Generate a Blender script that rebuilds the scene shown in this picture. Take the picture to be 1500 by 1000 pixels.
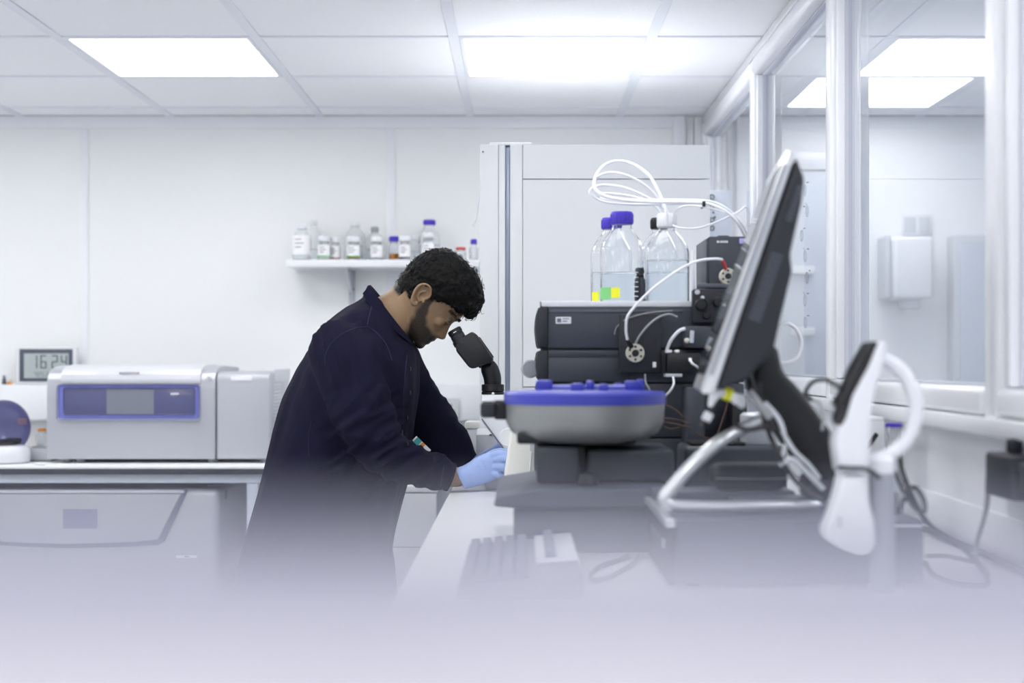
import bpy, bmesh, math, random
from math import sin, cos, pi, radians
from mathutils import Vector, Matrix, noise

random.seed(7)
scene = bpy.context.scene
for o in list(bpy.data.objects):
    bpy.data.objects.remove(o)
COL = scene.collection

# ------------------------------------------------------------------ camera, world, exposure
EYE = 1.25                      # lens height, metres
FPX = 1500 * 50 / 36.0          # focal length in pixels of the 1500 px frame
VX, VY = 762.0, 529.0           # where the room's depth lines meet
cam_data = bpy.data.cameras.new('camera')
cam = bpy.data.objects.new('camera', cam_data)
COL.objects.link(cam)
cam.location = (0, 0, EYE)
cam.rotation_euler = (pi / 2, 0, 0)
cam_data.lens = 50
cam_data.sensor_width = 36
cam_data.shift_x = (750 - VX) / 1500
cam_data.shift_y = (VY - 500) / 1500
cam_data.clip_start = 0.01
cam_data.dof.use_dof = True
cam_data.dof.focus_distance = 3.7
cam_data.dof.aperture_fstop = 2.5
scene.camera = cam

world = bpy.data.worlds.new('world')
scene.world = world
world.use_nodes = True
world.node_tree.nodes['Background'].inputs[0].default_value = (0.9, 0.94, 1.0, 1)
world.node_tree.nodes['Background'].inputs[1].default_value = 0.3

scene.view_settings.view_transform = 'Standard'
scene.view_settings.look = 'None'
scene.view_settings.gamma = 1
scene.view_settings.use_curve_mapping = False
scene.view_settings.exposure = 0.0
scene.cycles.max_bounces = 28
scene.cycles.transmission_bounces = 28
scene.cycles.transparent_max_bounces = 32
PANEL_POWER = 9.3              # radiance of the ceiling light diffusers


def X(px, Z):
    return (px - VX) / FPX * Z


def H(py, Z):
    return EYE - (py - VY) / FPX * Z


def P(px, py, Z):
    return Vector((X(px, Z), Z, H(py, Z)))


# ------------------------------------------------------------------ materials
def lin(c):
    r = []
    for v in c:
        v = v / 255.0
        r.append(v / 12.92 if v <= 0.04045 else ((v + 0.055) / 1.055) ** 2.4)
    return (r[0], r[1], r[2], 1)


def mat(name, col, rough=0.5, metal=0.0, bump=0.0, scale=120.0, var=0.04, trans=0.0, ior=1.45, coat=0.0, sheen=0.0, alpha=1.0, spec=0.5):
    m = bpy.data.materials.new(name)
    m.use_nodes = True
    nt = m.node_tree
    b = nt.nodes['Principled BSDF']
    c = lin(col)
    tc = nt.nodes.new('ShaderNodeTexCoord')
    n = nt.nodes.new('ShaderNodeTexNoise')
    n.inputs['Scale'].default_value = scale
    n.inputs['Detail'].default_value = 3
    nt.links.new(tc.outputs['Object'], n.inputs['Vector'])
    mx = nt.nodes.new('ShaderNodeMix')
    mx.data_type = 'RGBA'
    mx.inputs[6].default_value = tuple(v * (1 - var) for v in c[:3]) + (1,)
    mx.inputs[7].default_value = tuple(min(1, v * (1 + var)) for v in c[:3]) + (1,)
    nt.links.new(n.outputs['Fac'], mx.inputs[0])
    nt.links.new(mx.outputs[2], b.inputs['Base Color'])
    b.inputs['Roughness'].default_value = rough
    b.inputs['Metallic'].default_value = metal
    b.inputs['IOR'].default_value = ior
    b.inputs['Transmission Weight'].default_value = trans
    b.inputs['Coat Weight'].default_value = coat
    b.inputs['Sheen Weight'].default_value = sheen
    b.inputs['Alpha'].default_value = alpha
    b.inputs['Specular IOR Level'].default_value = spec
    if bump:
        bp = nt.nodes.new('ShaderNodeBump')
        bp.inputs['Strength'].default_value = bump
        bp.inputs['Distance'].default_value = 0.004
        nt.links.new(n.outputs['Fac'], bp.inputs['Height'])
        nt.links.new(bp.outputs['Normal'], b.inputs['Normal'])
    return m


def emit(name, col, strength):
    m = bpy.data.materials.new(name)
    m.use_nodes = True
    nt = m.node_tree
    nt.nodes.clear()
    out = nt.nodes.new('ShaderNodeOutputMaterial')
    e = nt.nodes.new('ShaderNodeEmission')
    e.inputs[0].default_value = lin(col)
    e.inputs[1].default_value = strength
    nt.links.new(e.outputs[0], out.inputs[0])
    return m


def pane_mat(name, tint=(250, 252, 255), boost=1.7):
    m = bpy.data.materials.new(name)
    m.use_nodes = True
    nt = m.node_tree
    nt.nodes.clear()
    out = nt.nodes.new('ShaderNodeOutputMaterial')
    tr = nt.nodes.new('ShaderNodeBsdfTransparent')
    tr.inputs[0].default_value = lin(tint)
    gl = nt.nodes.new('ShaderNodeBsdfGlossy')
    gl.inputs['Roughness'].default_value = 0.0
    fr = nt.nodes.new('ShaderNodeFresnel')
    fr.inputs['IOR'].default_value = 1.5
    ge = nt.nodes.new('ShaderNodeNewGeometry')
    inv = nt.nodes.new('ShaderNodeMath')
    inv.operation = 'SUBTRACT'
    inv.inputs[0].default_value = 1
    nt.links.new(ge.outputs['Backfacing'], inv.inputs[1])
    mu = nt.nodes.new('ShaderNodeMath')
    mu.operation = 'MULTIPLY'
    nt.links.new(fr.outputs[0], mu.inputs[0])
    nt.links.new(inv.outputs[0], mu.inputs[1])
    m2 = nt.nodes.new('ShaderNodeMath')
    m2.operation = 'MULTIPLY'
    m2.use_clamp = True
    m2.inputs[1].default_value = boost
    nt.links.new(mu.outputs[0], m2.inputs[0])
    ms = nt.nodes.new('ShaderNodeMixShader')
    nt.links.new(m2.outputs[0], ms.inputs[0])
    nt.links.new(tr.outputs[0], ms.inputs[1])
    nt.links.new(gl.outputs[0], ms.inputs[2])
    nt.links.new(ms.outputs[0], out.inputs[0])
    return m


M = {
    'wall': mat('painted wall panel', (240, 242, 244), 0.45, bump=0.05, scale=30, var=0.012),
    'wall2': mat('far room wall', (240, 242, 246), 0.5, bump=0.05, scale=30, var=0.012),
    'trim': mat('white trim', (238, 240, 246), 0.35, var=0.01),
    'tile': mat('ceiling tile', (246, 247, 251), 0.8, bump=0.25, scale=160, var=0.02),
    'tbar': mat('grid bar', (232, 235, 243), 0.4, var=0.01),
    'floor': mat('vinyl floor', (214, 218, 226), 0.4, bump=0.05, scale=60, var=0.06),
    'frame': mat('window frame', (240, 242, 248), 0.25, var=0.01, coat=0.3),
    'gasket': mat('window gasket', (206, 209, 220), 0.6),
    'pane': pane_mat('window glass'),
    'bench': mat('white laminate', (236, 237, 240), 0.35, var=0.015),
    'benchedge': mat('dark laminate edge', (54, 56, 64), 0.5),
    'steel': mat('painted steel frame', (205, 210, 222), 0.4, var=0.02),
    'silver': mat('silver plastic', (182, 184, 193), 0.38, metal=0.25, var=0.02),
    'silverlid': mat('silver lid plastic', (208, 210, 218), 0.33, metal=0.1, var=0.02),
    'freezer': mat('brushed silver', (192, 194, 200), 0.38, metal=0.35, var=0.03),
    'white': mat('white plastic', (226, 228, 234), 0.35, var=0.01),
    'whitegloss': mat('white glossy plastic', (222, 224, 232), 0.2, var=0.01, coat=0.4),
    'cabinet': mat('cabinet white', (240, 243, 247), 0.35, var=0.01),
    'grey': mat('grey plastic', (150, 154, 164), 0.45),
    'lgrey': mat('light grey metal', (196, 200, 208), 0.35, metal=0.1),
    'cream': mat('cream enamel', (232, 233, 228), 0.35),
    'black': mat('black plastic', (24, 25, 30), 0.42, bump=0.04),
    'soft': mat('black soft plastic', (36, 38, 46), 0.5, bump=0.05),
    'char': mat('charcoal plastic', (60, 64, 74), 0.45, bump=0.05, scale=300),
    'char2': mat('mid grey plastic', (84, 88, 100), 0.45, bump=0.05, scale=300),
    'gapshade': mat('painted gap shade', (14, 14, 18), 0.7),  # near-black standing in for shade in gaps and under boxes
    'screen': mat('dark screen', (44, 46, 58), 0.15, coat=0.5),
    'bluewin': mat('blue window surround', (126, 132, 205), 0.35),
    'darkblue': mat('tinted display window', (84, 86, 128), 0.25, coat=0.4),
    'display': mat('idle display', (124, 128, 142), 0.25),
    'bluelid': mat('blue lid plastic', (64, 70, 178), 0.32, var=0.04),
    'bowl': mat('brushed bowl metal', (150, 152, 152), 0.42, metal=0.45),
    'cap': mat('violet screw cap', (72, 54, 190), 0.4),
    'orange': mat('orange plastic', (226, 152, 66), 0.4),
    'red': mat('red plastic', (190, 60, 60), 0.4),
    'label': mat('paper label', (240, 240, 244), 0.7, var=0.02),
    'ink': mat('label ink', (110, 112, 130), 0.7),
    'yellow': mat('yellow sticker', (232, 232, 40), 0.6),
    'green': mat('green sticker', (120, 196, 120), 0.6),
    'glass': mat('bottle glass', (252, 253, 254), 0.0, trans=1.0, ior=1.24, var=0.0),
    'water': mat('clear liquid', (248, 251, 253), 0.0, trans=1.0, ior=1.07, var=0.0),
    'smoke': mat('smoky violet dome', (118, 120, 172), 0.1, trans=0.5, ior=1.3, coat=0.5),
    'tube': mat('white tubing', (238, 240, 246), 0.3, var=0.01),
    'tubegrey': mat('grey tubing', (150, 152, 156), 0.35),
    'cable': mat('black cable', (30, 31, 38), 0.5),
    'copper': mat('brown cable', (84, 62, 56), 0.5),
    'chrome': mat('satin aluminium', (206, 208, 212), 0.3, metal=0.75),
    'ivory': mat('ivory valve', (206, 204, 192), 0.4),
    'lcd': mat('clock display', (176, 186, 188), 0.3),
    'seg': mat('lcd segment', (76, 82, 92), 0.5),
    'bezel': mat('clock bezel', (84, 88, 104), 0.4),
    'lcd2': mat('grey blank label', (150, 152, 178), 0.5),
    'keydark': mat('key cap', (128, 130, 146), 0.6),
    'keybase': mat('keyboard base', (150, 152, 164), 0.55),
    'veil': mat('lilac grey haze box', (114, 116, 141), 0.6, var=0.01),
    'veiltop': mat('pale haze band', (208, 204, 213), 0.55, var=0.01),
    'navy': mat('navy cotton drill', (24, 23, 44), 0.85, bump=0.25, scale=500, var=0.12, spec=0.14),
    'navy2': mat('navy stitched seam', (34, 34, 64), 0.9, bump=0.2, scale=500, var=0.1),
    'trouser': mat('dark trousers', (26, 27, 36), 0.85, bump=0.2, scale=400),
    'shoe': mat('black shoe leather', (20, 20, 22), 0.4),
    'glove': mat('blue nitrile', (158, 180, 232), 0.42, bump=0.12, scale=90, var=0.03),
    'hair': mat('black hair', (8, 8, 9), 0.6, bump=0.6, scale=140, var=0.3, spec=0.2),
    'eye': mat('eye white', (120, 112, 106), 0.2),
    'iris': mat('dark iris', (30, 20, 16), 0.15),
    'teal': mat('teal print', (70, 160, 160), 0.5),
    'light': emit('light diffuser', (254, 253, 250), PANEL_POWER),
}


def skin_material():
    m = mat('skin and beard', (142, 115, 88), 0.5, bump=0.08, scale=220, var=0.06)
    nt = m.node_tree
    b = nt.nodes['Principled BSDF']
    src = b.inputs['Base Color'].links[0].from_socket
    at = nt.nodes.new('ShaderNodeAttribute')
    at.attribute_name = 'beard'
    nz = nt.nodes.new('ShaderNodeTexNoise')
    nz.inputs['Scale'].default_value = 420
    ad = nt.nodes.new('ShaderNodeMath')
    ad.operation = 'MULTIPLY_ADD'
    ad.inputs[1].default_value = 0.5
    nt.links.new(nz.outputs['Fac'], ad.inputs[0])
    ad.inputs[2].default_value = 0.62
    mul = nt.nodes.new('ShaderNodeMath')
    mul.operation = 'MULTIPLY'
    mul.use_clamp = True
    nt.links.new(at.outputs['Fac'], mul.inputs[0])
    nt.links.new(ad.outputs[0], mul.inputs[1])
    mx = nt.nodes.new('ShaderNodeMix')
    mx.data_type = 'RGBA'
    nt.links.new(mul.outputs[0], mx.inputs[0])
    nt.links.new(src, mx.inputs[6])
    mx.inputs[7].default_value = lin((9, 8, 9))
    nt.links.new(mx.outputs[2], b.inputs['Base Color'])
    return m


M['skin'] = skin_material()


# ------------------------------------------------------------------ mesh builder
def spline(pts, n=6):
    pts = [Vector(p) for p in pts]
    if len(pts) < 3 or n < 2:
        return pts
    out = []
    for i in range(len(pts) - 1):
        p0 = pts[max(i - 1, 0)]
        p1, p2 = pts[i], pts[i + 1]
        p3 = pts[min(i + 2, len(pts) - 1)]
        for k in range(n):
            t = k / n
            out.append(0.5 * ((2 * p1) + (p2 - p0) * t + (2 * p0 - 5 * p1 + 4 * p2 - p3) * t * t + (3 * p1 - p0 - 3 * p2 + p3) * t ** 3))
    out.append(pts[-1])
    return out


class MB:
    def __init__(self, M4=None):
        self.v, self.f, self.mi = [], [], []
        self.M = M4

    def add(self, vs, fs, mi=0):
        o = len(self.v)
        for p in vs:
            p = Vector(p)
            self.v.append(self.M @ p if self.M is not None else p)
        for f in fs:
            self.f.append([i + o for i in f])
            self.mi.append(mi)
        return self

    def from_bm(self, bm, mi=0):
        bm.verts.index_update()
        self.add([v.co.copy() for v in bm.verts], [[v.index for v in f.verts] for f in bm.faces], mi)
        bm.free()
        return self

    def box(self, x0, x1, y0, y1, z0, z1, bevel=0.0, seg=2, mi=0):
        bm = bmesh.new()
        vs = [bm.verts.new((x, y, z)) for x in (x0, x1) for y in (y0, y1) for z in (z0, z1)]
        for q in ((0, 1, 3, 2), (4, 6, 7, 5), (0, 4, 5, 1), (2, 3, 7, 6), (0, 2, 6, 4), (1, 5, 7, 3)):
            bm.faces.new([vs[i] for i in q])
        bmesh.ops.recalc_face_normals(bm, faces=bm.faces[:])
        if bevel:
            bmesh.ops.bevel(bm, geom=bm.edges[:], offset=bevel, segments=seg, affect='EDGES', profile=0.5)
        return self.from_bm(bm, mi)

    def prism(self, pts, d0, d1, axis='y', bevel=0.0, seg=2, mi=0):
        """closed polygon pts extruded between d0 and d1 along an axis; pts are (x,z) for y, (y,z) for x, (x,y) for z"""
        def mk(a, b, d):
            return {'y': (a, d, b), 'x': (d, a, b), 'z': (a, b, d)}[axis]
        bm = bmesh.new()
        A = [bm.verts.new(mk(a, b, d0)) for a, b in pts]
        B = [bm.verts.new(mk(a, b, d1)) for a, b in pts]
        n = len(pts)
        bm.faces.new(A)
        bm.faces.new(B[::-1])
        for i in range(n):
            j = (i + 1) % n
            bm.faces.new([A[j], A[i], B[i], B[j]])
        bmesh.ops.recalc_face_normals(bm, faces=bm.faces[:])
        if bevel:
            bmesh.ops.bevel(bm, geom=bm.edges[:], offset=bevel, segments=seg, affect='EDGES', profile=0.5, clamp_overlap=True)
        return self.from_bm(bm, mi)

    def rings(self, rs, caps=True, closed=False, mi=0):
        n = len(rs[0])
        vs = [p for r in rs for p in r]
        fs = []
        m = len(rs)
        for i in range(m if closed else m - 1):
            k = (i + 1) % m
            for j in range(n):
                l = (j + 1) % n
                fs.append([i * n + j, i * n + l, k * n + l, k * n + j])
        if caps and not closed:
            fs.append(list(range(n))[::-1])
            fs.append([(m - 1) * n + j for j in range(n)])
        return self.add(vs, fs, mi)

    def lathe(self, c, prof, n=24, axis='z', mi=0, caps=True):
        rs = []
        for r, h in prof:
            r = max(r, 1e-5)
            ring = []
            for k in range(n):
                a = 2 * pi * k / n
                u, v = r * cos(a), r * sin(a)
                d = {'z': (u, v, h), 'y': (u, h, -v), 'x': (h, u, v)}[axis]
                ring.append(Vector(c) + Vector(d))
            rs.append(ring)
        return self.rings(rs, caps, mi=mi)

    def cyl(self, p0, p1, r0, r1=None, n=16, mi=0):
        return self.tube([p0, p1], [r0, r0 if r1 is None else r1], n, smooth=0, mi=mi)

    def tube(self, pts, r, n=8, smooth=5, closed=False, mi=0, flat=1.0):
        pts = [Vector(p) for p in pts]
        rad = list(r) if isinstance(r, (list, tuple)) else [r] * len(pts)
        if smooth and len(pts) > 2:
            R = spline([(x, 0, 0) for x in rad], smooth)
            pts, rad = spline(pts, smooth), [q.x for q in R]
        rs = []
        prev = None
        for i, p in enumerate(pts):
            d = (pts[min(i + 1, len(pts) - 1)] - pts[max(i - 1, 0)])
            d = d.normalized() if d.length > 1e-9 else Vector((0, 0, 1))
            if prev is None:
                a = d.orthogonal().normalized()
            else:
                a = prev - d * prev.dot(d)
                a = a.normalized() if a.length > 1e-6 else d.orthogonal().normalized()
            prev = a
            b = d.cross(a)
            rs.append([p + a * rad[i] * cos(2 * pi * k / n) + b * rad[i] * flat * sin(2 * pi * k / n) for k in range(n)])
        return self.rings(rs, True, mi=mi)

    def ellipse_loft(self, secs, n=32, power=2.3, mi=0, egg=0.0):
        """secs: (centre, half axis a, half axis b)"""
        rs = []
        for c, a, b in secs:
            ring = []
            for k in range(n):
                t = 2 * pi * k / n
                ct, st = cos(t), sin(t)
                x = math.copysign(abs(ct) ** (2 / power), ct)
                y = math.copysign(abs(st) ** (2 / power), st) * (1 - egg * ct)
                ring.append(Vector(c) + Vector(a) * x + Vector(b) * y)
            rs.append(ring)
        return self.rings(rs, True, mi=mi)

    def sphere(self, c, r, seg=12, mi=0, scale=(1, 1, 1)):
        bm = bmesh.new()
        bmesh.ops.create_uvsphere(bm, u_segments=seg, v_segments=max(6, seg // 2), radius=1)
        for v in bm.verts:
            v.co = Vector((v.co.x * r * scale[0], v.co.y * r * scale[1], v.co.z * r * scale[2])) + Vector(c)
        return self.from_bm(bm, mi)

    def mesh(self, name, mats, smooth=True, angle=38):
        me = bpy.data.meshes.new(name)
        me.from_pydata([tuple(p) for p in self.v], [], self.f)
        for m in (mats if isinstance(mats, (list, tuple)) else [mats]):
            me.materials.append(m)
        for p, k in zip(me.polygons, self.mi):
            p.material_index = k
        bm = bmesh.new()
        bm.from_mesh(me)
        bmesh.ops.recalc_face_normals(bm, faces=bm.faces[:])
        lim = radians(angle)
        for e in bm.edges:
            if len(e.link_faces) == 2:
                e.smooth = e.calc_face_angle(0) < lim
        for f in bm.faces:
            f.smooth = smooth
        bm.to_mesh(me)
        bm.free()
        return me

    def build(self, name, mats, parent=None, smooth=True, angle=38, label=None):
        off = origin(parent)
        if off.length:
            self.v = [p - off for p in self.v]
        me = self.mesh(name, mats, smooth, angle)
        o = bpy.data.objects.new(name, me)
        COL.objects.link(o)
        if parent is not None:
            o.parent = parent
        if label:
            o['label'] = label
        return o


def origin(o):
    """world position of an object built with plain translations"""
    v = Vector((0, 0, 0))
    while o is not None:
        v += o.location
        o = o.parent
    return v


def tag(o, label, cat, group=None):
    o['label'] = label
    o['category'] = cat
    if group:
        o['group'] = group
    return o


def thing(name, label, cat, loc, group=None):
    o = bpy.data.objects.new(name, None)
    o.empty_display_size = 0.05
    COL.objects.link(o)
    o.location = loc
    return tag(o, label, cat, group)


def struct(o):
    o['kind'] = 'structure'
    return o


def empty_struct(name, loc=(0, 0, 0)):
    o = bpy.data.objects.new(name, None)
    COL.objects.link(o)
    o.location = loc
    o['kind'] = 'structure'
    return o


def copy_of(o, loc, parent=None, name=None):
    c = o.copy()
    COL.objects.link(c)
    c.location = loc
    if parent is not None:
        c.parent = parent
    return c


def copy_tree(o, loc=None, parent=None):
    c = o.copy()
    COL.objects.link(c)
    if loc is not None:
        c.location = loc
    if parent is not None:
        c.parent = parent
    for ch in list(o.children):
        copy_tree(ch, None, c)
    return c


def text_obj(body, size, loc, rot, m, parent, name='lettering', extrude=0.0006, sx=1.0):
    cu = bpy.data.curves.new(name, 'FONT')
    cu.body = body
    cu.size = size
    cu.extrude = extrude
    cu.align_x = 'CENTER'
    cu.align_y = 'CENTER'
    cu.materials.append(m)
    o = bpy.data.objects.new(name, cu)
    COL.objects.link(o)
    o.location = Vector(loc) - origin(parent)
    o.rotation_euler = rot
    o.scale = (sx, 1, 1)
    o.parent = parent
    return o


def remesh(mb, voxel, smooth_iter=4, factor=0.5):
    """one continuous skin over everything in mb"""
    me = mb.mesh('tmp', [M['white']])
    ob = bpy.data.objects.new('tmp', me)
    COL.objects.link(ob)
    r = ob.modifiers.new('r', 'REMESH')
    r.mode = 'VOXEL'
    r.voxel_size = voxel
    s = ob.modifiers.new('s', 'SMOOTH')
    s.iterations = smooth_iter
    s.factor = factor
    dg = bpy.context.evaluated_depsgraph_get()
    dg.update()
    ev = ob.evaluated_get(dg)
    me2 = bpy.data.meshes.new_from_object(ev)
    bpy.data.objects.remove(ob)
    bpy.data.meshes.remove(me)
    return me2


def mesh_obj(name, me, m, parent, extra=None):
    me.name = name
    me.materials.clear()
    me.materials.append(m)
    off = origin(parent)
    for v in me.vertices:
        v.co -= off
    for p in me.polygons:
        p.use_smooth = True
    o = bpy.data.objects.new(name, me)
    COL.objects.link(o)
    o.parent = parent
    return o

# ------------------------------------------------------------------ the room
CEIL = 2.30
YB = 6.10                       # back wall
XR = 0.80                       # glazed partition
XL = -3.1
XF = 3.4                        # far side of the room behind the glass
YN = -2.6                       # wall behind the camera

floor = struct(MB().box(XL - .1, XF + .1, YN - .1, YB + .1, -0.08, 0).build('floor', M['floor']))

wb = empty_struct('wall_back', (0, YB, 0))
joints = [-3.1, -1.87, -0.555, 0.745]
for a, b in zip(joints, joints[1:] + [XR]):
    MB().box(a + .002, b - .002, YB, YB + .05, 0, CEIL, bevel=.001, seg=1).build('wall_panel', M['wall'], wb)
for a, b in ((.86, 2.1), (2.1, XF)):
    MB().box(a + .002, b - .002, YB, YB + .05, 0, CEIL, bevel=.001, seg=1).build('wall_panel', M['wall2'], wb)
for x in joints[1:3]:
    MB().box(x - .019, x + .019, YB - .006, YB + .001, 0.06, CEIL - .05, bevel=.002).build('joint_strip', M['trim'], wb)
MB().box(.655, .705, YB - .03, YB + .001, 0.06, CEIL - .002, bevel=.003).build('joint_strip', M['trim'], wb)
MB().box(.745, .80, YB - .012, YB + .001, 0.06, CEIL - .002, bevel=.003).build('joint_strip', M['trim'], wb)
struct(MB().box(XL, .655, YB - .014, YB + .001, CEIL - .052, CEIL - .0005, bevel=.002).build('trim_1', M['trim']))
struct(MB().box(XL, XR, YB - .014, YB + .001, 0, .1, bevel=.002).build('baseboard_back', M['trim']))
struct(MB().box(XL - .06, XL, YN, YB, 0, CEIL).build('wall_left', M['wall']))
struct(MB().box(XL, XF, YN - .06, YN, 0, CEIL).build('wall_front', M['wall']))
struct(MB().box(XF, XF + .06, YN, YB, 0, CEIL).build('wall_far', M['wall2']))

# ceiling: lay-in tiles on a white grid
PX = 0.643
X0 = -0.216
Y0, PY = 5.89, 0.64
ceil = empty_struct('ceiling', (0, 0, CEIL))
MB().box(XL - .1, XF + .1, YN - .1, YB + .1, CEIL + .05, CEIL + .08).build('ceiling_slab', M['tile'], ceil)
lights = {(-2, 1), (0, 1), (-2, 4), (0, 4), (-4, 1), (-4, 4), (-4, 7), (-4, 10), (-2, 7), (0, 7), (-2, 10), (0, 10), (2, 0), (4, 3), (2, 6), (4, 6), (2, 9), (4, 9)}  # panels out of view are added to light the rooms
tile_cache = {}
cols = list(range(-5, 6))
for k in cols:
    xa, xb = X0 + PX * k, X0 + PX * (k + 1)
    for j in range(-1, 14):
        yb_, ya = Y0 - PY * j, Y0 - PY * (j + 1)
        ya, yb_ = max(ya, YN), min(yb_, YB)
        x0, x1 = max(xa, XL), min(xb, XF)
        pieces = [(x0, x1)]
        if x0 < XR + .03 < x1:
            pieces = [(x0, XR - .001), (XR + .061, x1)]
        if (k, j) in lights or yb_ - ya < .02:
            continue
        for p0, p1 in pieces:
            if p1 - p0 < .02:
                continue
            key = (round(p1 - p0, 3), round(yb_ - ya, 3))
            loc = Vector(((p0 + p1) / 2, (ya + yb_) / 2, 0))
            if key in tile_cache:
                c = copy_of(tile_cache[key], loc, ceil)
                continue
            w, d = (p1 - p0) / 2 - .004, (yb_ - ya) / 2 - .004
            t = MB().box(-w, w, -d, d, .003, .022, bevel=.003, seg=1)
            me = t.mesh('ceiling_tile', M['tile'])
            o = bpy.data.objects.new('ceiling_tile', me)
            COL.objects.link(o)
            o.parent = ceil
            o.location = loc
            tile_cache[key] = o
for k in range(-4, 6):
    x = X0 + PX * k
    MB().box(x - .017, x + .017, YN, YB - .001, CEIL - .002, CEIL + .006, bevel=.001, seg=1).build('grid_bar', M['tbar'], ceil)
for j in range(0, 14):
    y = Y0 - PY * j
    if y > YN:
        MB().box(XL, XR - .001, y - .008, y + .008, CEIL - .0015, CEIL + .006).build('cross_bar', M['tbar'], ceil)
        MB().box(XR + .06, XF, y - .008, y + .008, CEIL - .0015, CEIL + .006).build('cross_bar', M['tbar'], ceil)

light_labels = {
    (-2, 1): 'bright square ceiling light above the wall shelf, left of the two in the room',
    (0, 1): 'bright square ceiling light above the tall white cabinet',
    (2, 0): 'bright square ceiling light of the room behind the glass partition',
}
proto_light = None
for (k, j) in sorted(lights, key=lambda q: (q[1], q[0])):
    cx, cy = X0 + PX * (k + .5), Y0 - PY * (j + .5)
    lab = light_labels.get((k, j), 'square ceiling light panel out of the photo, added to light the rooms')
    if proto_light is None:
        t = thing('ceiling_light', lab, 'light', (cx, cy, CEIL), 'ceiling light panels')
        fr = MB()
        w, d = PX / 2 - .018, PY / 2 - .008
        e = .013
        fr.box(-w, w, -d, -d + e, -.002, .03)
        fr.box(-w, w, d - e, d, -.002, .03)
        fr.box(-w, -w + e, -d, d, -.002, .03)
        fr.box(w - e, w, -d, d, -.002, .03)
        me = fr.mesh('frame', M['tbar'])
        o = bpy.data.objects.new('frame', me); COL.objects.link(o); o.parent = t
        me = MB().box(-w + e, w - e, -d + e, d - e, .002, .012).mesh('diffuser', M['light'])
        o = bpy.data.objects.new('diffuser', me); COL.objects.link(o); o.parent = t
        proto_light = t
    else:
        t = copy_tree(proto_light, (cx, cy, CEIL))
        t['label'] = lab

# glazed partition on the right
wr = empty_struct('wall_right', (XR, 0, 0))
MB().box(XR, XR + .06, YN, YB, 0, 1.13).build('lower_panel', M['trim'], wr)
MB().box(XR, XR + .06, YN, YB, 2.25, CEIL).build('header_panel', M['trim'], wr)
MB().box(XR - .02, XR - .0005, YN, YB - .032, 2.266, CEIL - .003, bevel=.006).build('header_strip', M['frame'], wr)
muls = [6.06, 4.785, 3.59, 2.35, 1.13, -.1, -1.33, -2.5]
for y in muls:
    MB().box(XR - .024, XR + .075, y - .034, y + .034, 1.15, 2.262, bevel=.012, seg=4).build('mullion', M['frame'], wr)
struct(MB().box(XR - .045, XR + .08, YN, YB - .001, 1.128, 1.158, bevel=.006).build('trim_2', M['frame']))
struct(MB().box(XR - .012, XR - .0005, YN, YB - .001, .921, 1.0, bevel=.004).build('trim_3', M['trim']))
win = []
for i in range(len(muls) - 1):
    y1, y0 = muls[i] - .034, muls[i + 1] + .034
    w = empty_struct('window_%d' % (i + 1), (XR, (y0 + y1) / 2, 1.158))
    MB().box(XR - .028, XR + .068, y0, y1, 1.159, 1.206, bevel=.012, seg=3).build('bottom_rail', M['frame'], w)
    MB().box(XR - .028, XR + .068, y0, y1, 2.205, 2.261, bevel=.014, seg=3).build('top_rail', M['frame'], w)
    MB().box(XR - .012, XR + .05, y1 - .022, y1 - .001, 1.207, 2.204, bevel=.006).build('side_rail', M['frame'], w)
    MB().box(XR - .012, XR + .05, y0 + .001, y0 + .022, 1.207, 2.204, bevel=.006).build('side_rail', M['frame'], w)
    g = MB()
    for ya, yb_, za, zb in ((y0 + .022, y1 - .022, 1.207, 1.212), (y0 + .022, y1 - .022, 2.199, 2.204), (y0 + .022, y0 + .027, 1.212, 2.199), (y1 - .027, y1 - .022, 1.212, 2.199)):
        g.box(XR + .006, XR + .03, ya, yb_, za, zb)
    g.build('gasket', M['gasket'], w)
    MB().box(XR + .015, XR + .021, y0 + .02, y1 - .02, 1.209, 2.202).build('pane', M['pane'], w)
    win.append(w)


# chemical structures drawn in marker on the glass of the two far windows
def drawing(w, cy, cz, s, n):
    mb = MB()
    random.seed(n)
    for q in range(n):
        y = cy + random.uniform(-.05, .05) * s
        z = cz + (q / max(1, n - 1) - .5) * .42 * s
        r = .018 * s
        ring = [(XR + .0135, y + r * cos(pi / 3 * k + .5), z + r * sin(pi / 3 * k + .5)) for k in range(7)]
        mb.tube(ring, .0007 * s, n=5, smooth=0)
        mb.sphere((XR + .0135, y + .045 * s * random.choice((-1, 1)), z + .02 * s), .0025 * s, 6)
        if q % 2:
            mb.tube([ring[1], (XR + .0135, ring[1][1] + .03 * s, ring[1][2] + .012 * s)], .0006 * s, n=4, smooth=0)
    mb.build('marker_drawing', M['grey'], w)


drawing(win[0], 5.88, 1.86, .55, 4)
drawing(win[1], 4.08, 1.55, .9, 7)

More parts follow.
